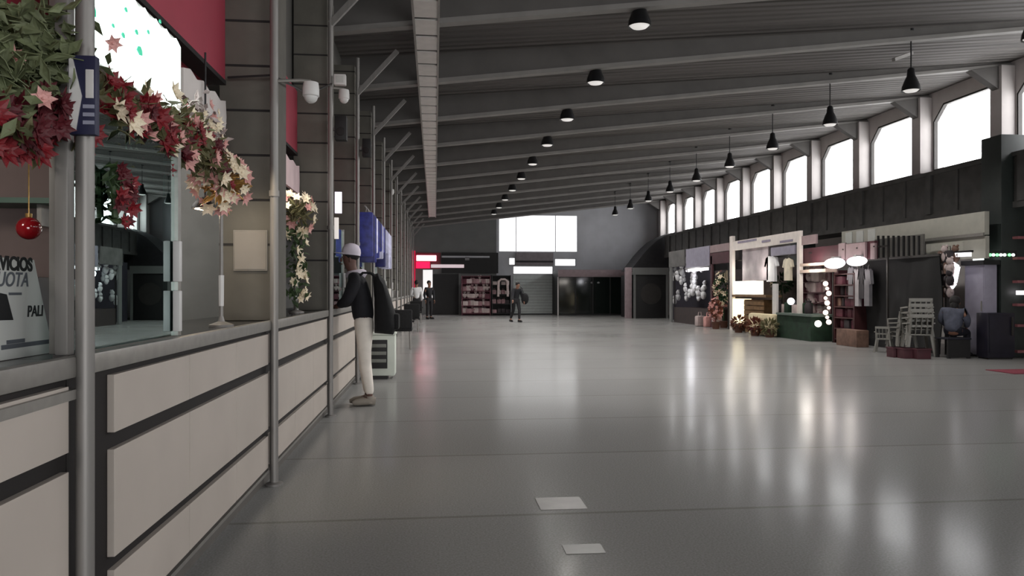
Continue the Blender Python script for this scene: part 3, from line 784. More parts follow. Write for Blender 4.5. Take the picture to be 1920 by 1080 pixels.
    for s in 'LR':
        n3['hp' + s] = (J['hp' + s].lerp(J['kn' + s], .12), .098); n3['kn' + s] = (J['kn' + s], .073); n3['md' + s] = (J['kn' + s].lerp(J['an' + s], .4), .066); n3['an' + s] = (J['an' + s] + Vector((0, 0, .02)), .05)
        e3 += [('pel', 'hp' + s), ('hp' + s, 'kn' + s), ('kn' + s, 'md' + s), ('md' + s, 'an' + s)]
    skinned('trousers', n3, e3, 'pel', legs, t, 2)
    for s in 'LR':
        a, b = J['an' + s], J['to' + s]; m = MB()
        hz = Vector((b.x - a.x, b.y - a.y, 0)).normalized()
        h = a - hz * .06
        m.tube([(h.x, h.y, .05), (a.x, a.y, .058), (b.x, b.y, .042), (b.x + hz.x * .05, b.y + hz.y * .05, .034)], [.044, .05, .042, .022], 12)
        m.tube([(a.x, a.y, .03), (a.x, a.y, .11)], [.05, .046], 12)
        zs = [v[2] for v in m.v]; m.v = [(x, y, max(z, .003)) for x, y, z in m.v]
        m.build('shoe', shoe, t, world=False)
    if hair:
        m = MB(); c = J['cra'] - fw * .018 + up * .02
        q = up.to_track_quat('Z', 'Y').to_matrix().to_4x4()
        m.ball(c, .1, .098, .098, 16, q)
        if hair_long: m.ball(c - up * .1 - fw * .03, .075, .09, .12, 14, q)
        m.build('hair', hair, t, world=False)
    if cap:
        m = MB(); c = J['cra'] - fw * .01 + up * .03
        q = Matrix((fw, sd, up)).transposed().to_4x4()
        m.lathe([(.106, -.035), (.108, .0), (.1, .04), (.075, .08), (.03, .098), (.008, .1)], c, 20, q)
        cp_ = m.build('cap', cap, t, world=False)
        b = MB(); o = c + fw * .1 - up * .022
        pts = [(-.02, -.085), (.04, -.075), (.085, -.04), (.098, 0), (.085, .04), (.04, .075), (-.02, .085)]
        vs = [o + fw * u + sd * v for u, v in pts]; w_ = [v - up * .006 for v in vs]; n = len(vs)
        b.add(vs + w_, [tuple(range(n)), tuple(range(2 * n - 1, n - 1, -1))] + [(i, i + n, (i + 1) % n + n, (i + 1) % n) for i in range(n)])
        b.build('cap_brim', cap, cp_, world=False, smooth=0)
    if collar:
        m = MB(); c = J['nek'] - fw * .02
        m.lathe([(.09, -.06), (.125, -.02), (.12, .02), (.09, .045), (.075, .03)], c, 18, Matrix.Rotation(R(10), 4, 'Y'))
        m.build('hood', collar, t, world=False)
    return t
M_jkt = mat('black_jacket', (20, 20, 26), .85, var=.2, scale=25, bump=.2)
M_ppl = mat('off_white_trousers', (236, 228, 218), .85, var=.06, scale=12, bump=.2)
M_shoe = mat('pale_shoe', (150, 142, 132), .7)
M_cap = mat('pale_lilac_cap', (206, 198, 210), .8, var=.05)
M_hair = mat('dark_hair', (26, 22, 22), .7, var=.2, scale=40, bump=.2)
M_wine = mat('wine_scarf', (52, 28, 44), .85, var=.2)
# main figure: stands side-on, facing the counter, left forearm on it
MX, MY = -.80, 8.62
pose = dict(pel=(.0, 0, .97), wai=(.015, 0, 1.09), che=(.055, 0, 1.30), nek=(.11, 0, 1.49), jaw=(.165, 0, 1.60), cra=(.155, 0, 1.71), face=(1, .15, -.15),
            shL=(.07, .18, 1.43), shR=(.05, -.18, 1.43), elL=(.16, .23, 1.19), elR=(.14, -.23, 1.19), wrL=(.27, .12, 1.135), wrR=(.27, -.1, 1.135),
            hpL=(.0, .085, .9), hpR=(-.01, -.085, .9), knL=(-.02, .075, .5), knR=(.0, -.06, .5), anL=(-.075, .06, .09), anR=(-.04, -.07, .09), toL=(.07, .07, .035), toR=(.12, -.08, .035))
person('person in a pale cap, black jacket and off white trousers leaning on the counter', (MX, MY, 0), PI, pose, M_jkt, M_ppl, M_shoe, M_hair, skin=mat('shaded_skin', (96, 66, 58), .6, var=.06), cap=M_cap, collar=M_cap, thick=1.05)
bp = thing('backpack', 'black backpack hanging low behind the person in the pale cap', 'backpack', (-.55, MY, .8))
prof = [(-.68, .82), (-.47, .80), (-.43, .88), (-.44, 1.02), (-.50, 1.22), (-.57, 1.42), (-.64, 1.50), (-.70, 1.48), (-.68, 1.2)]
bmx = MB(); ny = 8
for j in range(ny + 1):
    v = -1 + 2 * j / ny; k_ = (1 - abs(v) ** 3.2 * .42)
    cxx, czz = -.58, 1.12
    bmx.v += [(cxx + (x - cxx) * k_, MY - .01 + .17 * v, czz + (z - czz) * (1 - abs(v) ** 3 * .18)) for x, z in prof]
n_ = len(prof)
bmx.f += [(j * n_ + i, j * n_ + (i + 1) % n_, (j + 1) * n_ + (i + 1) % n_, (j + 1) * n_ + i) for j in range(ny) for i in range(n_)]
bmx.f += [tuple(range(n_)), tuple(ny * n_ + i for i in range(n_))]
mbg = bmx.build('main_bag', M_black, bp, smooth=60)
MB().box(-.47, -.40, MY - .12, MY + .1, .86, 1.04, .03).build('front_pocket', M_black, mbg)
for q in (-.13, .11):
    MB().tube([(-.62, MY + q, 1.42), (-.72, MY + q, 1.50), (-.8, MY + q, 1.5), (-.9, MY + q, 1.40)], .014, 8).build('strap', M_black, bp)
# people further down the left row
M_wsh = mat('white_shirt', (226, 226, 228), .8, var=.05)
M_dkt = mat('charcoal_trousers', (30, 29, 32), .85, var=.15)
lx, ly = onfloor(781, 600)
person('person in a white shirt and dark trousers standing by the far counters', (lx, ly, 0), R(100), dict(wrL=(.25, .12, 1.05), elL=(.02, .25, 1.12)), M_wsh, M_dkt, M_dkt, M_hair)
person('person in dark clothes beside the one in the white shirt', (lx + .55, ly + .9, 0), R(-60), {}, M_jkt, M_dkt, M_dkt, M_hair)
lx, ly = onfloor(967, 604)
walk = dict(che=(.06, 0, 1.24), nek=(.12, 0, 1.38), jaw=(.2, 0, 1.46), cra=(.2, 0, 1.56), shL=(.1, .17, 1.33), shR=(.1, -.17, 1.33), elL=(.06, .26, 1.06), elR=(.2, -.25, 1.06), wrL=(.2, .26, .86), wrR=(.33, -.3, .9),
            knL=(.14, .1, .5), anL=(.12, .1, .09), toL=(.3, .11, .035), knR=(-.02, -.1, .5), anR=(-.28, -.1, .13), toR=(-.12, -.11, .035))
person('person in dark clothes walking across the far end of the hall', (lx, ly, 0), R(-70), walk, M_jkt, M_dkt, M_dkt, M_hair)
hb = thing('shoulder_bag', 'round black bag carried by the person walking at the far end', 'bag', (lx + .40, ly, .8))
x_, z_ = onY(984, 560, ly); hb.location = (x_, ly - .05, z_)
MB().ball((0, 0, 0), .16, .11, .24, 14).build('bag', M_black, hb, world=False)
MB().tube([(-.05, 0, .22), (-.12, 0, .42), (-.2, .03, .5)], .014, 6).build('strap', M_black, hb, world=False)
# seated person at the right
sx_, sy_ = onfloor(1796, 673)
SX, SY = sx_ + .08, sy_ + .25
sit = dict(pel=(0, 0, .53), wai=(.0, 0, .66), che=(.04, 0, .80), nek=(.08, 0, .95), jaw=(.14, 0, 1.03), cra=(.13, 0, 1.09), shL=(.04, .18, .90), shR=(.04, -.18, .90), elL=(.06, .24, .72), elR=(.06, -.24, .72), wrL=(.25, .16, .6), wrR=(.25, -.16, .6),
           hpL=(.02, .09, .51), hpR=(.02, -.09, .51), knL=(.40, .12, .50), knR=(.40, -.12, .50), anL=(.38, .12, .09), anR=(.38, -.12, .09), toL=(.54, .14, .035), toR=(.54, -.14, .035))
M_bj = mat('blue_grey_jacket', (76, 79, 93), .85, var=.25, scale=10, bump=.2)
person('person in a blue grey jacket sitting on a dark stool, seen from behind', (SX, SY, 0), R(35), sit, M_bj, mat('navy_trousers', (22, 22, 34), .85, var=.2), M_dkt, M_hair, hair_long=True, thick=1.05)
st = thing('stool', 'dark stool under the person in the blue grey jacket', 'stool', (SX, SY, 0))
MB().box(-.24, .24, -.2, .2, .36, .395, .012).build('seat', mat('navy_trousers', (22, 22, 34), .85, var=.2), st, world=False)
for a in (-.2, .2):
    for b in (-.16, .16): MB().box(a - .025, a + .025, b - .025, b + .025, 0, .36).build('leg', M_dark, st, world=False, smooth=0)
MB().box(-.22, .22, -.19, -.17, .02, .36).build('front_board', M_dark, st, world=False, smooth=0)

# ------------------------------------------------------------------ left row furniture
bx_, by_ = onfloor(713, 712)
wb = thing('bin', 'pale green white bin with a dark louvred front just past the person', 'bin', (bx_, by_ + .2, 0))
M_bin = mat('pale_green_white', (204, 210, 200), .5, var=.05)
MB().box(-.19, .21, -.16, .2, .05, .65, .02).build('body', M_bin, wb, world=False)
MB().box(-.17, .10, -.175, -.155, .16, .58, .004).build('louvre_frame', M_dark, wb, world=False); lvf = wb.children[-1] if wb.children[-1].name.startswith('louvre') else [c for c in wb.children if c.name.startswith('louvre')][0]
for q in range(3): MB().box(-.155, .085, -.195, -.172, .25 + .11 * q, .30 + .11 * q, .004).build('louvre', mat('grey_louvre', (116, 118, 112), .5), lvf, world=False)
MB().box(-.16, .1, -.15, .18, 0, .05).build('plinth', M_dark, wb, world=False, smooth=0)
MB().box(-.2, .22, -.17, .21, .65, .68, .01).build('lid', M_bin, wb, world=False)
def seat_unit(px, py, label):
    x, y = onfloor(px, py)
    t = thing('waiting_chair', label, 'chair', (x, y + .3, 0), R(90), 'waiting chairs along the left counters')
    MB().box(-.24, .24, -.24, .24, .40, .48, .03).build('seat', M_black, t, world=False)
    MB().box(-.26, -.18, -.24, .24, .46, .88, .03).build('backrest', M_black, t, world=False)
    for a in (-.2, .2):
        for b in (-.2, .2): MB().tube([(a, b, 0), (a * .9, b * .9, .41)], .018, 8).build('leg', M_steel, t, world=False)
    for b in (-.26, .26): MB().box(-.2, .18, b - .02, b + .02, .60, .64, .01).build('armrest', M_black, t, world=False)
seat_unit(752, 656, 'nearest black waiting chair, just past the louvred bin')
seat_unit(772, 622, 'black waiting chair in the middle of the left row, behind the nearest one')
seat_unit(780, 606, 'farthest black waiting chair, near the person in the white shirt')
for i in range(3):
    x, y, z = -1.2, 15.2 + 3.4 * i, 1.092
    tag(MB().box(x - .15, x + .12, y - .5, y + .5, z, z + .3 - .04 * i, .02).build('goods_carton', mat('pale_carton', (190, 186, 180), .7, var=.1)), 'pale carton on the far counters, %s from the camera' % ORD[i], 'carton', 'cartons on the far counters')

# blue and white packs hanging over the fourth and fifth bays
random.seed(5)
M_blue = [mat('royal_blue', (52, 58, 140), .5, var=.45, scale=9), mat('deep_blue', (34, 36, 96), .5, var=.5, scale=9), mat('lilac_white', (196, 196, 224), .5, var=.25, scale=9)]
rl = MB().tube([(-1.0, 10.9, 2.52), (-1.0, 15.9, 2.52)], .012, 8).build('hanging_rail', M_steel); tag(rl, 'thin steel rail above the counters with blue and white packs hung on it', 'rail')
for i in range(16):
    y = 11.0 + .31 * i; wht = i > 9 or i in (3, 7)
    t = thing('hanging_pack', ('pale lilac white' if wht else 'royal blue') + ' pack hanging on the rail above the left counters', 'pack', (-1.0, y, 2.5), R(random.uniform(-15, 15)), 'blue and white packs on the rail')
    L = random.uniform(.45, .8)
    m = MB(); m.box(-.11, .11, -.04, .04, -L, -.06, .025); m.build('pack', M_blue[2] if wht else M_blue[i % 2], t, world=False)
    MB().tube([(0, 0, .02), (.015, 0, -.01), (0, 0, -.07)], .006, 6).build('hook', M_steel, t, world=False)

# ------------------------------------------------------------------ far end
def quad(px0, px1, py0, py1, Y, dep, name, m, label=None, cat=None, parent=None, z0=None, bev=0):
    a = onY(px0, py1, Y); b = onY(px1, py0, Y)
    o = MB().box(a[0], b[0], Y - dep, Y - .003 if False else Y, a[1] if z0 is None else z0, b[1], bev).build(name, m, parent, smooth=0)
    if label: origin(o, ((a[0] + b[0]) / 2, Y, a[1] if z0 is None else z0)); tag(o, label, cat)
    return o
Yf = YF - .003
ns = thing('neon_sign', 'glowing pink red neon sign above the far left corner', 'sign', (onY(798, 485, Yf)[0], Yf, 2.6))
quad(778, 826, 474, 504, Yf, .06, 'backing', M_redk, parent=ns)
quad(781, 818, 479, 489, Yf - .065, .03, 'bright_tube', mat_light('pink_neon', (255, 190, 205), 4), parent=ns)
quad(780, 806, 491, 503, Yf - .065, .03, 'red_tube', mat_light('red_neon', (220, 16, 60), 2.2), parent=ns)
quad(771, 779, 470, 540, Yf - .3, .03, 'side_tube', mat_light('red_neon_soft', (190, 20, 60), .5), parent=ns)
fb = thing('sign_band', 'long dark fascia with a pale stripe beside the pink neon sign', 'fascia', (onY(880, 490, Yf)[0], Yf, 2.5))
quad(828, 934, 474, 512, Yf, .1, 'board', M_dark, parent=fb)
quad(808, 870, 496, 502, Yf - .105, .03, 'pale_stripe', mat_light('pale_strip', (225, 205, 210), .55), parent=fb)
quad(828, 918, 480, 483, Yf - .105, .02, 'trim', M_far, parent=fb)
quad(872, 880, 482, 488, Yf - .105, .02, 'lamp', mat('grey_knob', (130, 130, 130), .4), parent=fb)
ff = thing('fascia', 'grey brown fascia panel between the large far window and the low bright strip', 'fascia', (onY(1000, 486, Yf)[0], Yf, 2.7))
quad(967, 1037, 474, 497, Yf, .12, 'board', mat('mauve_grey', (132, 124, 127), .6), parent=ff); quad(967, 1037, 489, 492, Yf - .125, .02, 'trim', M_dark, parent=ff)
sd = thing('roller_shutter', 'closed grey roller shutter under the low bright strip', 'shutter', (onY(1005, 590, Yf)[0], Yf, 0))
quad(962, 1040, 516, 592, Yf, .04, 'curtain', mat('shutter_grey', (188, 194, 192), .5, var=.06), parent=sd, z0=.06)
for q in range(12):
    a = onY(964, 590, Yf); b = onY(1038, 590, Yf); z = .15 + .16 * q
    MB().box(a[0], b[0], Yf - .05, Yf - .04, z, z + .012).build('slat', M_fardk, sd, smooth=0)
quad(962, 1040, 588, 592, Yf, .07, 'bottom_rail', M_dark, parent=sd, z0=0)
quad(1036, 1043, 514, 592, Yf - .05, .12, 'shutter_post', M_wallR, parent=sd, z0=0)
dr = thing('dark_doorway', 'dark open doorway left of the crowded maroon goods stall', 'doorway', (onY(835, 590, Yf)[0], Yf, 0))
quad(808, 862, 514, 590, Yf, .03, 'opening', M_dark, parent=dr, z0=0)
quad(806, 810, 512, 590, Yf, .08, 'jamb', M_fardk, parent=dr, z0=0); quad(860, 864, 512, 590, Yf, .08, 'jamb', M_fardk, parent=dr, z0=0)
wp = thing('banner_stand', 'bright white banner stand behind the people at the far left', 'banner', (onY(800, 540, YF - 3)[0], YF - 3, 0))
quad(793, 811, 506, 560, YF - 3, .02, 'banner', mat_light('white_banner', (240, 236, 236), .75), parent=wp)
quad(801, 803, 560, 592, YF - 3, .03, 'pole', M_steel, parent=wp, z0=.01); quad(795, 809, 590, 592, YF - 2.9, .3, 'base', M_steel, parent=wp, z0=0)

# dark glazed shopfront and its neighbours at the far right end
YS = 38.6
sf = thing('shopfront', 'dark glazed shopfront with a pinkish lintel right of the roller shutter', 'shopfront', (onY(1110, 592, YS)[0], YS, 0))
a0 = onY(1046, 592, YS)[0]; a1 = onY(1176, 592, YS)[0]
MB().box(a0, a1, YS, YF - .01, 0, 2.35).build('booth', M_dark, sf, smooth=0)
MB().box(a0 + .06, a1 - .05, YS - .03, YS, .1, 2.0).build('glazing', mat('dark_green_glass', (22, 28, 26), .08, var=.3), sf, smooth=0)
MB().box(a0, a1, YS - .1, YS, 2.02, 2.4, .01).build('lintel', mat('pinkish_lintel', (150, 132, 136), .6), sf)
for q in range(5):
    x = a0 + (a1 - a0) * q / 4; MB().box(x - .03, x + .03, YS - .06, YS - .03, 0, 2.02).build('glazing_bar', M_dark if q else M_wallR, sf, smooth=0)
for q in range(3): MB().ball((a0 + 1.45 + .35 * q, YS - .035, 1.72), .07, .02, .05, 10).build('grey_oval', mat('grey_knob', (130, 130, 130), .4), sf)  # three flat grey ovals set on the glazing
YK = 34.2
kx0, kx1 = onY(1190, 598, YK)[0], onY(1251, 598, YK)[0]
kb = thing('kiosk', 'black closed kiosk with a grey frame under the dark curved canopy', 'kiosk', (kx0, YK, 0))
MB().box(kx0, kx1, YK, YK + 2.6, 0, 2.05, .02).build('body', M_dark, kb)
for x in (kx0, kx1): MB().box(x - .06, x + .04, YK - .05, YK, 0, 2.1).build('corner_post', M_fardk, kb, smooth=0)
MB().box(kx0 - .1, kx1 + .05, YK - .08, YK + .05, 2.05, 2.38).build('header', M_fardk, kb, smooth=0)
MB().lathe([(.42, 0), (.5, .01), (.5, .02), (.42, .02)], M=Matrix.Translation(((kx0 + kx1) / 2, YK - .003, 1.15)) @ Matrix.Rotation(R(90), 4, 'X'), n=28).build('round_emblem', M_frame, kb)
px0 = onY(1177, 598, YK)[0]
tag(MB().box(px0, px0 + .28, YK + .3, YK + .6, 0, 2.4, .015).build('kiosk_pillar', mat('pinkish_lintel', (150, 132, 136), .6)), 'slim pinkish pillar between the dark shopfront and the black kiosk', 'pillar')
# curved dark canopy that the parapet ends in
YC = 36.0
ca = []
for px, py in ((1178, 508), (1190, 494), (1202, 478), (1214, 465), (1228, 452), (1244, 443), (1262, 436)):
    ca.append(onY(px, py, YC))
xr = BX + .6
poly = ca + [(xr, ca[-1][1]), (xr, ca[0][1])]
tag(MB().prism(poly, 'y', YC - .3, YC + 1.5).build('curved_canopy', mat('charcoal_canopy', (40, 39, 42), .6, var=.2), smooth=30), 'dark curved canopy where the parapet ends at the far right', 'canopy')

# maroon stall and dark stall against the far wall
M_goods = [mat('maroon_goods', (92, 46, 58), .7, var=.4, scale=9), mat('dusty_goods', (150, 118, 122), .7, var=.35, scale=9), mat('pale_goods', (188, 172, 170), .7, var=.2, scale=9), mat('dark_goods', (44, 36, 40), .7, var=.3, scale=9), mat('brown_goods', (110, 84, 72), .7, var=.3, scale=9)]
def rack(name, label, px0, px1, py0, Y, depth, m, shelves=5, cat='rack'):
    a = onY(px0, py0, Y); b = onY(px1, py0, Y)
    t = thing(name, label, cat, ((a[0] + b[0]) / 2, Y, 0))
    MB().box(a[0], b[0], Y + depth - .04, Y + depth, 0, a[1]).build('back_panel', m, t, smooth=0)
    for x in (a[0], b[0] - .04): MB().box(x, x + .04, Y, Y + depth - .04, 0, a[1]).build('side_panel', m, t, smooth=0)
    zs = [.1 + (a[1] - .14) * i / shelves for i in range(shelves + 1)]
    for z in zs: MB().box(a[0] + .04, b[0] - .04, Y, Y + depth - .04, z, z + .03).build('shelf', m, t, smooth=0)
    return a[0] + .05, b[0] - .05, zs
ITEM = {}
def item(kind, m):
    key = (kind, m.name)
    if key not in ITEM:
        b = MB()
        if kind == 'bag': b.box(-.09, .09, -.05, .05, 0, .2, .03); b.tube([(-.04, 0, .19), (-.03, 0, .27), (.03, 0, .27), (.04, 0, .19)], .008, 6)
        if kind == 'box': b.box(-.1, .1, -.08, .08, 0, .16, .008); b.box(-.102, .102, -.02, .02, -.0, .162)
        if kind == 'jar': b.lathe([(.06, 0), (.07, .02), (.07, .15), (.045, .19), (.045, .215), (.05, .22), (.05, .24)], n=12)
        if kind == 'doll': b.ball((0, 0, .09), .075, .06, .09, 10); b.ball((0, -.01, .22), .06, .055, .058, 10); b.ball((-.045, 0, .275), .022, n=8); b.ball((.045, 0, .275), .022, n=8); b.ball((-.08, -.02, .12), .03, .025, .05, 8); b.ball((.08, -.02, .12), .03, .025, .05, 8)
        o = b.build('goods', m, None); ITEM[key] = o.data; bpy.data.objects.remove(o)
    return ITEM[key]
NAMES = {'bag': ('goods_bag', 'bag'), 'box': ('goods_box', 'box'), 'jar': ('goods_jar', 'jar'), 'doll': ('soft_toy', 'toy')}
def put(kind, m, loc, label, group, sc=1.0, rz=None):
    o = bpy.data.objects.new(NAMES[kind][0], item(kind, m)); COL.objects.link(o)
    o.location = loc; o.scale = (sc, sc, sc); o.rotation_euler = (0, 0, random.uniform(-.4, .4) if rz is None else rz)
    tag(o, label, NAMES[kind][1], group); return o
CW = {'maroon_goods': 'maroon', 'dusty_goods': 'dusty pink', 'pale_goods': 'pale', 'dark_goods': 'dark', 'brown_goods': 'brown'}
def fill(x0, x1, zs, Y, dep, kinds, mats, per, where, group, sc=1.0):
    for z in zs[:-1]:
        for i in range(per):
            k = random.choice(kinds); m = random.choice(mats)
            x = x0 + (x1 - x0) * (i + .5) / per
            put(k, m, (x + random.uniform(-.02, .02), Y + dep * .45, z + .031), '%s %s %s' % (CW.get(m.name, 'pale'), {'bag': 'goods bag', 'box': 'goods box', 'jar': 'jar', 'doll': 'soft toy'}[k], where), group, sc)
random.seed(21)
x0, x1, zs = rack('goods_rack', 'crowded maroon goods rack at the far wall right of the dark doorway', 866, 920, 517, YF - 1.5, .5, M_goods[0])
fill(x0, x1, zs, YF - 1.5, .5, ['bag', 'box', 'doll'], [M_goods[2], M_goods[1], M_goods[0], M_goods[2]], 7, 'on the maroon rack at the far wall', 'goods on the maroon far rack', 1.45)
x0, x1, zs = rack('goods_rack', 'black goods rack at the far wall left of the roller shutter', 922, 958, 516, YF - 1.6, .5, M_dark, 4)
fill(x0, x1, zs, YF - 1.6, .5, ['bag', 'box'], [M_goods[1], M_goods[3], M_goods[2]], 4, 'on the black rack at the far wall', 'goods on the black far rack', 1.1)
# pale garment hung as an arch on the black rack
gm = MB(); a = onY(934, 556, YF - 1.66); b = onY(952, 556, YF - 1.66); c = onY(943, 524, YF - 1.66)
gm.tube([(a[0], YF - 1.68, a[1]), (a[0] + .02, YF - 1.7, c[1] - .1), (c[0] - .1, YF - 1.7, c[1]), (c[0] + .1, YF - 1.7, c[1]), (b[0] - .02, YF - 1.7, c[1] - .1), (b[0], YF - 1.68, a[1])], [.06, .07, .06, .06, .07, .06], 10)
tag(gm.build('hanging_scarf', M_goods[2]), 'pale scarf draped in an arch over the front of the black far rack', 'scarf')
ct = quad(1043, 1048, 520, 592, Yf - .2, .1, 'x', M_wallR) if False else None
# ------------------------------------------------------------------ stalls along the right
def px2Y(px, X): return onX(px, 545, X)[0]
FX = 9.75
random.seed(33)
def xbox(px0, px1, py0, py1, X, dep, name, m, label=None, cat=None, parent=None, z0=None, bev=0.0, smooth=30):
    """block whose face lies along the stall front at X; px0/px1 its two ends, py0/py1 its top and bottom"""
    ya, yb = sorted((px2Y(px0, X), px2Y(px1, X)))
    pm = (px0 + px1) / 2
    zt = onX(pm, py0, X)[1]; zb = onX(pm, py1, X)[1] if z0 is None else z0
    o = MB().box(X, X + dep, ya, yb, zb, zt, bev).build(name, m, parent, smooth=smooth)
    if label: origin(o, (X + dep / 2, (ya + yb) / 2, zb)); tag(o, label, cat)
    return o
M_maroon = mat('maroon_panel', (74, 36, 44), .6, var=.2)
M_pinkp = mat('pinkish_panel', (150, 130, 132), .6, var=.1)
M_cream = mat('cream_board', (222, 214, 208), .5, var=.06)
M_lav = mat('lavender_grey', (150, 146, 162), .6, var=.1)
M_beige = mat('beige_fascia', (168, 166, 156), .6, var=.06)
M_tarp = mat('dark_tarpaulin', (27, 27, 28), .85, var=.3, scale=1.2, bump=.3)
M_greenk = mat('dark_green_cloth', (26, 50, 34), .8, var=.4, scale=5)
M_frp = mat('grey_white_plastic', (134, 132, 126), .45, var=.08)
T_cool = mat_light('cool_tube', (250, 240, 246), 2.5)

# stall A (beside the kiosk): white soft goods, lavender sign
sa = thing('market_stall', 'small dark stall with white soft goods beside the black kiosk', 'stall', (10.2, px2Y(1290, FX), 0))
xbox(1264, 1332, 578, 612, FX + .1, .8, 'counter', mat('dark_wood', (48, 34, 32), .6, var=.25), parent=sa, z0=0)
xbox(1256, 1334, 492, 612, FX + 1.08, .06, 'back_cloth', mat('dark_violet_cloth', (40, 36, 48), .9, var=.2), parent=sa, z0=0)
xbox(1255, 1259, 500, 605, FX, .06, 'post', M_fardk, parent=sa, z0=0)
xbox(1332, 1335, 480, 612, FX, .06, 'post', M_maroon, parent=sa, z0=0)
xbox(1286, 1330, 464, 500, FX, .05, 'shop_sign', M_lav, 'lavender grey hanging sign above the white soft goods', 'sign')
xbox(1254, 1283, 470, 500, FX, .05, 'small_sign', mat('grey_sign', (96, 94, 92), .6, var=.3, scale=3), 'small grey sign at the left end of the soft goods stall', 'sign')
M_soft = mat('white_plush', (224, 224, 226), .9, var=.1, scale=12, bump=.3)
for i in range(26):
    px = random.uniform(1266, 1322); py = random.uniform(510, 572); Y = px2Y(px, FX + .35); z = onX(px, py, FX + .35)[1]
    put('doll', M_soft, (FX + .35 + random.uniform(-.2, .2), Y, z), 'white soft toy hanging in the stall beside the black kiosk', 'white soft toys in the first stall', random.uniform(1.2, 1.9), R(-90))
tu = thing('tube_lamp', 'white tube lamp above the white soft toys', 'lamp', (FX + .3, px2Y(1300, FX), 2))
xbox(1286, 1326, 503, 508, FX + .25, .06, 'tube', T_cool, parent=tu); xbox(1284, 1328, 500, 503, FX + .24, .08, 'housing', M_white, parent=tu)
for i in range(3):
    put('bag', M_goods[2] if i != 1 else M_petpk, (FX - .1 + .1 * i, px2Y(1312 + 11 * i, FX - .1), .001), 'pale carrier bag on the floor in front of the soft goods stall', 'bags on the floor by the first stall', 1.9)

# maroon fascia between stall A and B
xbox(1331, 1367, 458, 472, FX, .08, 'maroon_fascia', M_pinkp, 'mauve strip fascia left of the white signboard', 'fascia')
xbox(1331, 1367, 473, 494, FX, .08, 'maroon_fascia', M_maroon, 'maroon fascia left of the white signboard, under a mauve strip', 'fascia')

sfm = thing('stall_frame', 'thin dark pipe frame that carries the signs and fascias of the right stalls', 'frame', (FX + .15, 20, 0))
yA, yB2 = px2Y(1648, FX), px2Y(1256, FX)
MB().box(FX + .185, FX + .225, yA, yB2, 2.27, 2.31).build('crossbar', M_frame, sfm, smooth=0)
for y in (yA, px2Y(1562, FX + .2), px2Y(1366, FX + .2), px2Y(1333, FX + .2), yB2): MB().box(FX + .185, FX + .225, y - .02, y + .02, 0, 2.27).build('upright', M_frame, sfm, smooth=0)
for px in (1270, 1305, 1345, 1360, 1515, 1578, 1604, 1636):
    y = px2Y(px, FX); MB().box(FX + .02, FX + .185, y - .015, y + .015, 2.275, 2.305).build('clip', M_frame, sfm, smooth=0)

# stall B: white signboard, warm lit display, greenery
sb = thing('signboard', 'large white framed signboard over the warm lit stall', 'signboard', (FX, px2Y(1430, FX), 0))
xbox(1369, 1500, 443, 462, FX, .08, 'top_board', M_cream, parent=sb)
for px in (1370, 1496): xbox(px - 2, px + 3, 443, 630 if px > 1400 else 612, FX - .02, .1, 'post', M_cream, parent=sb, z0=0)
xbox(1392, 1440, 462, 526, FX + .06, .04, 'grey_panel', mat('grey_picture', (172, 162, 166), .6, var=.3, scale=2), parent=sb)
xbox(1445, 1490, 462, 478, FX + .02, .05, 'pale_panel', M_lav, parent=sb)
for p0, p1 in ((1383, 1418), (1428, 1444), (1462, 1486)): xbox(p0, p1, 450, 454, FX - .012, .012, 'lettering', mat('mauve_ink', (140, 132, 150), .6), parent=sb)
bk = xbox(1340, 1560, 500, 620, FX + 1.1, .05, 'back_cloth', mat('dark_back_cloth', (50, 40, 40), .9, var=.3), 'dark cloth behind the stalls under the white signboard', 'cloth', z0=0)
gl = thing('display_light', 'glowing cream display column in the warm lit stall', 'display', (FX + .1, px2Y(1382, FX), 0))
xbox(1371, 1392, 560, 607, FX + .0, .3, 'glow', mat_light('warm_column', (255, 240, 200), 1.6), parent=gl, z0=.12); xbox(1370, 1393, 606, 612, FX - .01, .32, 'base', M_frame, parent=gl, z0=0)
xbox(1374, 1414, 527, 552, FX + .02, .3, 'lit_case', mat_light('warm_case', (255, 248, 232), 1.1), 'bright white lit case above the glowing cream column', 'case')
xbox(1372, 1436, 553, 557, FX - .02, .5, 'shelf_board', mat('worn_wood', (120, 94, 66), .6, var=.3), 'wooden shelf board under the bright lit case', 'shelf')
cr = thing('wooden_crate', 'brown slatted wooden crate right of the glowing column', 'crate', (FX + .2, px2Y(1412, FX), .3))
M_crate = mat('brown_crate', (112, 84, 52), .7, var=.3)
for q in range(4): xbox(1395, 1432, 565 + q * 9, 572 + q * 9, FX + .02, .03, 'slat', M_crate, parent=cr)
xbox(1395, 1432, 562, 604, FX + .06, .4, 'body', M_crate, parent=cr, z0=.0)
xbox(1402, 1446, 588, 606, FX - .35, .25, 'cream_sack', mat('cream_sack', (226, 212, 176), .8, var=.1, bump=.3), 'cream sack lying on the floor before the wooden crate', 'sack', z0=.002, bev=.08)
xbox(1448, 1456, 532, 606, FX - .05, .06, 'white_pole', M_white, 'slim white upright pole beside the dark green table', 'pole', z0=0)
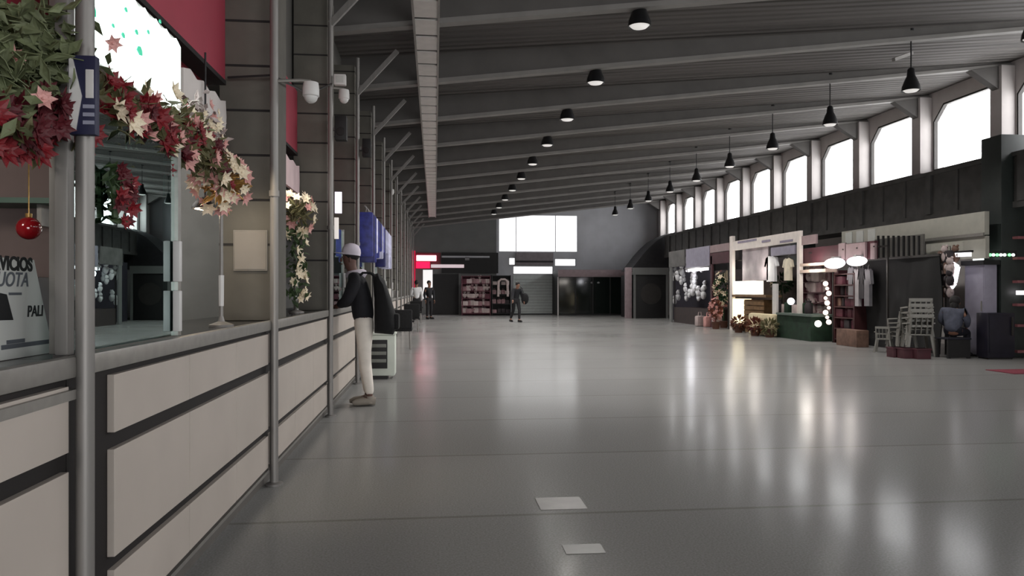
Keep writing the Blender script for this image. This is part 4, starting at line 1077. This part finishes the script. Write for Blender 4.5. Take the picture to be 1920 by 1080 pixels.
def bush(label, px, py, X, rad, n, lf, mix, cnt, sc, name='potted_plant', tall=1.0):
    Y, z = onX(px, py, X); 
    t = thing(name, label, 'plant', (X, Y, 0))
    MB().lathe([(.11, 0), (.15, .22), (.16, .24), (.14, .24)], n=16).build('pot', mat('clay_pot', (86, 54, 42), .7), t, world=False)
    zc = max(z, .3); m = MB()
    for i in range(n):
        d = rdir(); leaf(m, (d.x * rad * .5, d.y * rad * .7, zc + d.z * rad * .5 * tall), d, rad * .6, rad * .12)
    m.tube([(0, 0, .2), (0, 0, zc)], .02, 8); m.build('foliage', lf, t, world=False, smooth=0)
    for i in range(cnt):
        d = rdir(); blossom(random.choice(mix), Vector((X, Y, zc)) + Vector((d.x, d.y, d.z * tall)) * rad * .85, sc * random.uniform(.7, 1.3), t, face=d + Vector((-.5, -.5, 0)))
M_rust = mat('rust_leaf', (104, 52, 30), .6, var=.4)
M_dgl = mat('deep_green_leaf', (34, 66, 36), .6, var=.4)
bush('low rust brown plant in front of the glowing column', 1385, 612, FX - .35, .26, 130, M_rust, ['wine'], 6, .05)
bush('low rust brown plant in front of the wooden crate', 1416, 612, FX - .55, .26, 130, M_rust, ['wine', 'cream'], 6, .05)
bush('green yellow plant at the foot of the white pole', 1443, 612, FX - .45, .26, 130, M_olive, ['cream'], 4, .05)
bush('tall pot of pale pink and white flowers at the left of the lit case', 1357, 540, FX + .3, .36, 260, M_dgl, ['pink', 'cream', 'cream'], 80, .1, name='potted_flowers', tall=2.0)
bush('slender pot of pink blossom beside the maroon post', 1342, 580, FX - .25, .24, 140, M_rust, ['pink'], 44, .07, name='potted_flowers', tall=1.9)
bush('dark green plant growing above the dark green table', 1466, 530, FX + .72, .33, 160, M_dgl, ['cream'], 4, .08)
# white garments
def garment(px, py0, py1, X, wpx, m, label):
    Y = px2Y(px, X); z1 = onX(px, py0, X)[1]; z0 = onX(px, py1, X)[1]; hw = abs(px2Y(px - wpx / 2, X) - px2Y(px + wpx / 2, X)) / 2
    hw = min(hw, .5)
    t = thing('hanging_garment', label, 'garment', (X, Y, z1))
    h = z1 - z0
    MB().prism([(-hw * .3, 0), (-hw * .75, -.05), (-hw, -h * .4), (-hw * .75, -h * .42), (-hw * .6, -h * .25), (-hw * .62, -h), (hw * .62, -h), (hw * .6, -h * .25), (hw * .75, -h * .42), (hw, -h * .4), (hw * .75, -.05), (hw * .3, 0), (0, -.04)], 'x', -.04, .04).build('shirt', m, t, world=False, smooth=30)
    MB().tube([(0, 0, -.02), (0, 0, .06), (.02, 0, .09)], .008, 6).build('hanger', M_steel, t, world=False)
garment(1447, 480, 528, FX + .1, 24, M_wsh, 'white garment hanging left under the white signboard')
garment(1478, 484, 526, FX + .1, 18, mat('cream_cloth', (232, 222, 200), .8), 'cream garment hanging right under the white signboard')
tb = thing('draped_table', 'table under a dark green cloth in the middle of the right stalls', 'table', (FX + .2, px2Y(1490, FX), 0))
xbox(1457, 1520, 592, 636, FX - .2, .7, 'cloth', M_greenk, parent=tb, z0=.001); xbox(1455, 1522, 588, 592, FX - .25, .79, 'top', mat('grey_green_top', (92, 106, 98), .5), parent=tb)
for i in range(7):
    k = ['jar', 'box', 'bag'][i % 3]; px = 1462 + 9 * i
    put(k, [M_goods[3], M_greenk, M_goods[2]][(i * 2) % 3], (FX + .1 + .1 * (i % 2), px2Y(px, FX + .1), onX(1490, 588, FX)[1] - .03 + .03), 'dark goods standing on the dark green cloth table', 'goods on the green cloth table', 1.5)
tag(MB().ball((0, 0, 0), .1, n=16).build('white_ball', mat_light('white_globe', (250, 250, 255), 1.2)), 'small glowing white globe over the dark green cloth table', 'lamp')
bpy.data.objects['white_ball'].location = (FX + .05, px2Y(1483, FX + .05), onX(1483, 565, FX + .05)[1])

# stall C: crowded pink goods rack, string of lights, bright lamps
def yrack(label, px0, px1, py0, X, m, shelves):
    ya, yb = sorted((px2Y(px0, X), px2Y(px1, X))); zt = onX((px0 + px1) / 2, py0, X)[1]
    t = thing('goods_rack', label, 'rack', (X, (ya + yb) / 2, 0))
    MB().box(X + .46, X + .5, ya, yb, 0, zt).build('back_panel', m, t, smooth=0)
    for y in (ya, yb - .04): MB().box(X, X + .46, y, y + .04, 0, zt).build('side_panel', m, t, smooth=0)
    zs = [.08 + (zt - .12) * i / shelves for i in range(shelves + 1)]
    for z in zs: MB().box(X, X + .46, ya + .04, yb - .04, z, z + .03).build('shelf', m, t, smooth=0)
    return ya + .05, yb - .05, zs
def yfill(r, X, kinds, mats, per, where, group, sc):
    ya, yb, zs = r
    for z in zs[:-1]:
        for i in range(per):
            k = random.choice(kinds); m = random.choice(mats); y = ya + (yb - ya) * (i + .5) / per
            put(k, m, (X + random.uniform(.12, .25), y, z + .031), '%s %s %s' % (CW.get(m.name, 'pale'), {'bag': 'goods bag', 'box': 'goods box', 'jar': 'jar', 'doll': 'soft toy'}[k], where), group, sc, R(-90) + random.uniform(-.3, .3))
r = yrack('crowded dusty pink goods rack right of the white signboard', 1502, 1558, 508, FX + .55, M_maroon, 6)
yfill(r, FX + .55, ['bag', 'doll', 'box', 'jar'], [M_goods[1], M_goods[2], M_goods[2], M_goods[0]], 9, 'on the rack right of the white signboard', 'goods on the pink goods rack', 1.7)
r = yrack('dark red rack under the bright oval lamps', 1563, 1602, 512, FX + .2, mat('dark_red_wood', (62, 28, 30), .6, var=.2), 6)
yfill(r, FX + .2, ['box', 'jar', 'bag'], [M_goods[0], M_goods[3], M_goods[4], M_goods[0]], 6, 'on the dark red rack under the oval lamps', 'goods on the dark red rack', 1.25)
for i in range(4): garment(1598 + 10 * i, 500 + 4 * (i % 2), 560 + 14 * (i % 2), FX + .25, 15, mat(['grey_cloth', 'pale_cloth', 'dark_cloth'][i % 3], [(120, 118, 122), (170, 166, 168), (50, 48, 52)][i % 3], .8), 'grey garment on the rail left of the dark tarpaulin, %s from its left end' % ['first', 'second', 'third', 'last'][i])
for i, (a, b) in enumerate(((493, 498), (505, 511))):
    xbox(1500, 1548, a, b, FX - .02, .3, 'shelf_board', mat('blond_board', (206, 184, 170), .6), ['upper', 'lower'][i] + ' blond wooden board at the top of the pink goods rack', 'shelf')
xbox(1502, 1640, 459, 490, FX + .1, .08, 'maroon_fascia', M_maroon, 'long maroon fascia above the crowded goods racks', 'fascia')
for i, (a, b) in enumerate(((1502, 1530), (1572, 1584), (1586, 1622), (1632, 1640))):
    xbox(a, b, 441 if i < 1 else 456, 458 if i < 1 else 486, FX + .04, .05, 'shop_sign', M_pinkp, ['pinkish panel at the left top of the maroon fascia', 'narrow pinkish panel on the maroon fascia', 'wide pinkish panel on the maroon fascia', 'pinkish panel at the right end of the maroon fascia'][i], 'panel')
def oval_lamp(px0, px1, py0, py1, label):
    ya, yb = px2Y(px1, FX), px2Y(px0, FX); z1 = onX(px0, py0, FX)[1]; z0 = onX(px1, py1, FX)[1]
    t = thing('oval_lamp', label, 'lamp', (FX - .1, (ya + yb) / 2, (z0 + z1) / 2))
    MB().ball((0, 0, 0), .12, (yb - ya) / 2, (z1 - z0) / 2, 18).build('globe', mat_light('cool_globe', (255, 244, 248), 2.4), t, world=False)
    MB().box(-.05, .2, -.05, .05, (z1 - z0) / 2 - .02, (z1 - z0) / 2 + .03).build('bracket', M_fardk, t, world=False, smooth=0)
oval_lamp(1554, 1591, 485, 503, 'left bright white oval lamp over the dark red rack')
oval_lamp(1597, 1632, 482, 498, 'right bright white oval lamp over the dark red rack')
for i in range(9):
    px = 1548 + (i % 3) * 3; py = 532 + i * 9; X = FX + .02; Y, z = onX(px, py, X)
    o = MB().ball((0, 0, 0), .045 if i % 2 else .065, n=10).build('light_bulb', mat_light('warm_dot', (255, 232, 220), 1.3)); o.location = (X, Y, z); tag(o, 'small warm bulb in the vertical string on the pink goods rack', 'bulb', 'string of bulbs on the pink rack')
Y, z = onX(1534, 607, FX - .1); o = MB().ball((0, 0, 0), .085, n=14).build('globe_lamp', mat_light('white_dot', (255, 246, 235), 2)); o.location = (FX - .1, Y, z); tag(o, 'single white globe low in front of the pink goods rack', 'lamp')
xbox(1568, 1606, 618, 640, FX - .15, .3, 'wooden_step', M_goods[4], 'low brown wooden step at the foot of the dark red rack', 'step', z0=.001, bev=.01)

# closed stall under a dark tarpaulin
ya, yb = px2Y(1762, FX + .45), px2Y(1612, FX + .45)
tp = thing('tarpaulin_stall', 'closed stall hung with a dark grey tarpaulin', 'stall', (FX, (ya + yb) / 2, 0))
m = MB(); nx, nz = 48, 14; zt = onX(1690, 485, FX + .45)[1]
vs = []; fs = []
for i in range(nx + 1):
    for j in range(nz + 1):
        y = ya + (yb - ya) * i / nx; z = .005 + (zt - .005) * j / nz; wv = (.03 * math.sin(y * 3.1) + .012 * math.sin(y * 11 + 1 + z)) * (1 - .5 * j / nz) + .03 * math.sin(y * 3 + z * 3)
        vs.append((FX + .47 + wv, y, z))
o_ = len(vs); vs += [(x + .02, y, z) for x, y, z in vs]
for i in range(nx):
    for j in range(nz):
        q = (i * (nz + 1) + j, (i + 1) * (nz + 1) + j, (i + 1) * (nz + 1) + j + 1, i * (nz + 1) + j + 1)
        fs.append(q); fs.append(tuple(v + o_ for v in q[::-1]))
m.add(vs, fs); m.build('tarpaulin', M_tarp, tp)
MB().box(FX + .43, FX + .51, ya, yb, zt, zt + .05).build('top_bar', M_frame, tp, smooth=0)
for y in (ya, yb - .06): MB().box(FX + .6, FX + .66, y, y + .06, 0, zt).build('post', M_frame, tp, smooth=0)
aw = thing('awning', 'grey slatted awning panel above the dark tarpaulin', 'awning', (FX, (ya + yb) / 2, zt + .1))
awp = xbox(1640, 1730, 444, 478, FX + .44, .05, 'panel', mat('grey_awning', (98, 96, 92), .6, var=.15), parent=aw, z0=zt + .051)
for q in range(9): xbox(1644 + q * 9.5, 1646 + q * 9.5, 442, 478, FX + .40, .04, 'rib', M_dark, parent=aw, z0=zt + .051)
fb = thing('fascia_beam', 'long beige fascia beam above the tarpaulin stall', 'fascia', (10.5, px2Y(1700, 10.5), 2.6))
XF = 10.55
y1, y0 = px2Y(1578, XF), px2Y(1846, XF)
zA, zB = onX(1846, 396, XF)[1], onX(1846, 440, XF)[1]
MB().box(XF, XF + .1, y0, y1, zB, zA - .0, .004).build('board', M_beige, fb)
MB().box(XF - .03, XF, y0, y1, zB - .02, zB + .04).build('lower_lip', M_alu, fb, smooth=0)
yq = px2Y(1735, XF); z0 = onX(1846, 484, XF)[1]
MB().box(XF + .02, XF + .1, y0, yq, z0, zB - .02).build('side_panel', M_beige, fb, smooth=0)
MB().box(XF - .005, XF + .02, y0 + .6, yq - .2, z0 + .1, zB - .1).build('paper_strip', mat('beige_paper', (180, 178, 168), .7), fb, smooth=0)
for q in range(3): MB().box(XF - .012, XF, y1 - .5 - q * .5, y1 - .2 - q * .5, zB + .06, zA - .04).build('pale_mark', M_paper, fb, smooth=0)

# goods and lit frame right of the tarpaulin
for i in range(14):
    px = 1763 + (i % 4) * 6; py = 492 + (i // 4) * 22; X = FX + .5; Y, z = onX(px, py, X)
    put(['bag', 'doll'][i % 2], [M_goods[4], M_goods[2], M_goods[3]][i % 3], (X + random.uniform(0, .2), Y, z), 'brown or pale bag or toy hanging between the tarpaulin and the lit white frame', 'goods right of the tarpaulin', 1.2, R(-90))
lf = thing('bent_lamp', 'bent glowing white frame above the seated person', 'lamp', (FX + .6, px2Y(1795, FX + .6), 1.5))
m = MB(); pts = [onX(px, py, FX + .6) for px, py in ((1820, 477), (1792, 478), (1784, 492), (1796, 500), (1790, 530), (1784, 538))]
mtf = mat_light('cool_frame', (246, 244, 250), 1.6)
for (p, q), wd in zip(zip(pts, pts[1:]), (.08, .1, .06, .08, .1)): m.bar((FX + .6, p[0], p[1]), (FX + .6, q[0], q[1]), .04, wd)
m.build('tube', mtf, lf, smooth=0)
xbox(1790, 1820, 470, 474, FX + .58, .06, 'bracket', M_dark, parent=lf)
lk = thing('tall_cabinet', 'tall lavender grey cabinet beside the dark green column', 'cabinet', (10.8, px2Y(1828, 10.6), 0))
y0, y1 = px2Y(1846, 10.6), px2Y(1809, 10.6)
zt2 = onX(1828, 497, 10.6)[1]
MB().box(10.6, 10.86, y0, y1, .04, zt2, .01).build('body', M_lav, lk); MB().box(10.59, 10.6, y0 + .02, y1 - .02, .1, zt2 - .05, .003).build('door', M_lav, lk); ldr = [c for c in lk.children if c.name.startswith('door')][0]
MB().box(10.57, 10.59, y0 + .05, y0 + .07, .9, 1.1).build('handle', M_alu, ldr, smooth=0); MB().box(10.62, 10.85, y0 + .02, y1 - .02, 0, .04).build('plinth', M_dark, lk, smooth=0)
MB().box(10.55, 10.9, y0 - .03, y1 + .05, zt2, zt2 + .09).build('top_cap', M_dark, lk, smooth=0)
ld = thing('led_strip_sign', 'green and white LED strip wrapped round the dark column', 'LED strip', (10.9, 13.4, 2.0))
gl1, gl2 = mat_light('led_green', (120, 240, 140), 2.2), mat_light('led_white', (235, 245, 240), 2.4)
for i, (px, m_) in enumerate(((1856, gl1), (1862, gl2), (1869, gl1), (1876, gl2), (1883, gl2), (1892, gl1), (1899, gl2))):
    a = onY(px, 478, 13.42); MB().ball((a[0], 13.41, a[1]), .035, .02, .03, 10).build('led', m_, ld)
a = onY(1852, 481, 13.43); b = onY(1906, 470, 13.43); MB().box(a[0], b[0], 13.425, 13.43, a[1], b[1]).build('strip', M_dark, ld, smooth=0)
o = xbox(1824, 1838, 476, 481, 10.62, .08, 'led_box', gl2, 'small white green LED box on top of the tall cabinet', 'lamp', z0=zt2 + .092)
xx = onY(1902, 600, 13.2)
# dark cabinet before the column and the pink shop at the edge
dc = thing('dark_fridge', 'low dark fridge standing against the dark green column', 'fridge', (11.2, 13.1, 0))
a = onY(1852, 592, 13.1); b = onY(1903, 592, 13.1)
MB().box(a[0], b[0], 13.1, 13.4, .03, a[1] + .05, .012).build('body', mat('violet_black', (30, 28, 40), .35, var=.2), dc); MB().box(a[0] + .03, b[0] - .03, 13.085, 13.1, .12, a[1], .004).build('door', mat('violet_black', (30, 28, 40), .35, var=.2), dc); fdr = [c for c in dc.children if c.name.startswith('door')][0]
MB().box(b[0] - .09, b[0] - .06, 13.06, 13.085, .45, .8).build('handle', M_frame, fdr, smooth=0); MB().box(a[0] + .03, b[0] - .03, 13.12, 13.38, 0, .03).build('foot', M_dark, dc, smooth=0)
er = thing('shelf_rack', 'rosy shelf rack with a white lamp right of the dark column', 'rack', (11.8, 13.4, 0))
ax, bx2 = onY(1908, 600, 13.3)[0], onY(1975, 600, 13.3)[0]
M_rosy = mat('rosy_shelf', (140, 86, 90), .6, var=.2)
MB().box(ax, min(bx2, 12.38), 13.7, 13.74, 0, 2.5).build('back_panel', mat('brown_maroon', (62, 42, 42), .7, var=.2), er, smooth=0)
for z in (.1, .6, 1.0, 1.45, 1.9, 2.3): MB().box(ax, min(bx2, 12.38), 13.3, 13.7, z, z + .05).build('shelf', M_rosy, er, smooth=0)
MB().box(ax, ax + .2, 13.28, 13.34, 1.22, 1.3).build('lamp', T_cool, er, smooth=0)
a = onfloor(1880, 697); mtm = MB().box(a[0] - .1, a[0] + 1.6, a[1] - .35, a[1] + .25, .001, .012, .004).build('door_mat', mat('red_mat', (120, 48, 62), .95, var=.2, scale=30)); origin(mtm, (a[0], a[1], .001)); tag(mtm, 'red floor mat in front of the dark fridge', 'mat')

# stacks of plastic chairs
def plastic_chair():
    t = thing('plastic_chair', 'x', 'chair', (0, 0, 0))
    MB().box(-.21, .21, -.2, .22, .41, .44, .012).build('seat', M_frp, t, world=False)
    b = MB(); 
    b.bar((-.2, .2, .43), (-.19, .3, .8), .045, .03); b.bar((.2, .2, .43), (.19, .3, .8), .045, .03); b.bar((-.21, .3, .8), (.21, .3, .8), .03, .07)
    for q in (-.1, 0, .1): b.bar((q, .21, .44), (q, .3, .79), .05, .012)
    b.bar((-.19, .25, .6), (.19, .25, .6), .02, .04)
    b.build('backrest', M_frp, t, world=False, smooth=0)
    for sx in (-1, 1):
        for sy in (-1, 1): MB().bar((sx * .19, sy * .19, .42), (sx * .25, sy * .25, 0), .045, .045).build('leg', M_frp, t, world=False, smooth=0)
        a = MB(); a.bar((sx * .23, -.2, .63), (sx * .22, .27, .66), .05, .025); a.bar((sx * .22, -.19, .43), (sx * .235, -.2, .63), .04, .03); a.build('armrest', M_frp, t, world=False, smooth=0)
    return t
proto = None
stx = [(1733, 668, 4, 'right'), (1703, 664, 3, 'middle'), (1668, 662, 1, 'left')]
place = {'right': 'in the tall stack by the seated person', 'middle': 'in the middle stack before the tarpaulin', 'left': 'in the leftmost low stack by the tarpaulin'}
tier = {0: 'bottom', 1: 'second', 2: 'third', 3: 'top'}
for px, py, n, nm in stx:
    x, y = onfloor(px, py); y += .2
    for i in range(n):
        lab = 'small grey plastic chair standing alone at the left of the chair stacks' if n == 1 else 'grey plastic chair, %s one %s' % ('top' if i == n - 1 else tier[i], place[nm])
        if proto is None: proto = plastic_chair(); c = proto
        else: c = dup(proto)
        c.scale = [{'right': 1, 'middle': .84, 'left': .66}[nm]] * 3; c['label'] = lab; c['group'] = 'stacked plastic chairs'; c.location = (x + .012 * i, y + .03 * i, .105 * i * c.scale[0] if i else 0); c.rotation_euler = (0, 0, R(160 + {'right': 0, 'middle': 14, 'left': -20}[nm]))
cr0 = None
for i, (px, py) in enumerate(((1657, 666), (1676, 668), (1700, 669))):
    x, y = onfloor(px, py)
    t = thing('maroon_crate', 'low dark maroon crate on the floor before the plastic chairs, %s from the left' % ['first', 'second', 'third'][i], 'crate', (x - .0, y - .42, 0), 0, 'maroon crates by the chairs')
    MB().box(-.14, .14, -.11, .11, .0, .2, .01).build('body', M_maroon, t, world=False); MB().box(-.15, .15, -.12, .12, .17, .2, .004).build('rim', M_maroon, t, world=False)

# pale inlays in the floor
for i, (a, b, c_, d_) in enumerate(((1014, 1086, 932, 957), (1062, 1125, 1020, 1040))):
    p, q = onfloor(a, d_), onfloor(b, c_)
    tag(origin(MB().box(min(p[0], onfloor(a, c_)[0]), q[0], p[1], q[1], .0005, .003).build('floor_sticker', mat('worn_sticker%d' % i, ((138, 136, 132), (118, 116, 113))[i], .35, var=.1, scale=8), smooth=0), ((p[0] + q[0]) / 2, (p[1] + q[1]) / 2, .0005)),
        ['pale rectangular sticker on the floor in the foreground', 'faint worn sticker on the floor nearest the camera'][i], 'floor sticker')

# ------------------------------------------------------------------ light
W = bpy.data.worlds.new('overcast'); S.world = W; W.use_nodes = True
nt = W.node_tree; bg = nt.nodes['Background']
tc = nt.nodes.new('ShaderNodeTexCoord'); sx = nt.nodes.new('ShaderNodeSeparateXYZ'); rp = nt.nodes.new('ShaderNodeValToRGB')
rp.color_ramp.elements[0].position = .0; rp.color_ramp.elements[0].color = (.80, .80, .80, 1); rp.color_ramp.elements[1].position = .6; rp.color_ramp.elements[1].color = (.97, .98, 1, 1)
nt.links.new(tc.outputs['Generated'], sx.inputs[0]); nt.links.new(sx.outputs['Z'], rp.inputs['Fac']); nt.links.new(rp.outputs['Color'], bg.inputs['Color'])
bg.inputs['Strength'].default_value = SKY
def portal(loc, rot, sx_, sy_):
    l = bpy.data.lights.new('sky_portal', 'AREA'); l.shape = 'RECTANGLE'; l.size = sx_; l.size_y = sy_; l.cycles.is_portal = True
    o = bpy.data.objects.new('sky_portal', l); COL.objects.link(o); o.location = loc; o.rotation_euler = rot
portal((XR + .35, (YB + YF) / 2, (SILL + HEAD) / 2), (0, R(90), 0), 1.7, YF - YB)     # faces -X
portal(((wx0 + wx1) / 2, YF + .3, 3.4), (R(-90), 0, 0), 5.0, 3.2)                       # faces -Y
portal((5.25, YB - .3, 1.36), (R(90), 0, 0), 8.5, 2.7)                                   # faces +Y
def lamp(loc, power, rgb, size=.15, spot=None):
    l = bpy.data.lights.new('lamp_or_fill', 'SPOT' if spot else 'POINT'); l.energy = power; l.color = rgb; l.shadow_soft_size = size
    if spot: l.spot_size = R(spot[1]); l.spot_blend = .6
    o = bpy.data.objects.new('lamp_or_fill', l); COL.objects.link(o); o.location = loc
    if spot: o.rotation_euler = Vector(spot[0]).to_track_quat('-Z', 'Y').to_euler()
yy, zz = onX(385, 388, -1.38)
lamp((-1.38, yy, zz - .03), 4, (1, .82, .6), .05)
lamp((-1.18, yy + .05, 2.3), 16, (1, .84, .62), .05, ((-.02, .35, -1), 90))
for i in range(10):
    for X_, d0, st_ in ((2.7, 9.9, 2.7), (8.3, 10.4, 2.68)):
        lamp((X_, dY(d0 + st_ * i, X_), 4.76), LAMP * (1 if X_ < 5 else .4), (1, .97, .93), .13, ((0, 0, -1), 150))
lamp((-2.6, 5.0, 2.6), 60, (1, .96, .9), .3)  # added fill inside the first shop, no fixture there
lamp((-2.6, 1.3, 2.6), 50, (1, .92, .84), .3)  # added fill that brightens the rosy partition, no fixture there
lamp((-1.35, 6.9, 2.25), 5, (1, .95, .85), .08)  # added fill over the white flowers, no fixture modelled
for px, e in ((1382, 10), (1430, 9), (1530, 20), (1575, 9), (1614, 9)):  # stall lights; the one by the pink goods rack is added fill
    lamp((FX - .25, px2Y(px, FX), 1.95), e, (1, .93, .85), .15)
lamp((FX, px2Y(1295, FX), 1.9), 12, (.95, .95, 1), .15)

# ------------------------------------------------------------------ camera
cam = bpy.data.cameras.new('camera'); co = bpy.data.objects.new('camera', cam); COL.objects.link(co)
cam.sensor_width = 36; cam.lens = F / 1920 * 36; cam.shift_y = 5 / 1920; cam.clip_end = 300
co.location = (0, 0, EYE); co.rotation_euler = (R(90), 0, -YAW)
S.camera = co
S.view_settings.view_transform = 'Standard'; S.view_settings.look = 'None'; S.view_settings.exposure = EXPO; S.view_settings.gamma = 1
S.view_settings.use_curve_mapping = False
S.cycles.use_denoising = True; S.cycles.max_bounces = 8; S.cycles.diffuse_bounces = 4; S.cycles.glossy_bounces = 4; S.cycles.transparent_max_bounces = 12
S.cycles.sample_clamp_indirect = 6; S.cycles.caustics_reflective = False; S.cycles.caustics_refractive = False
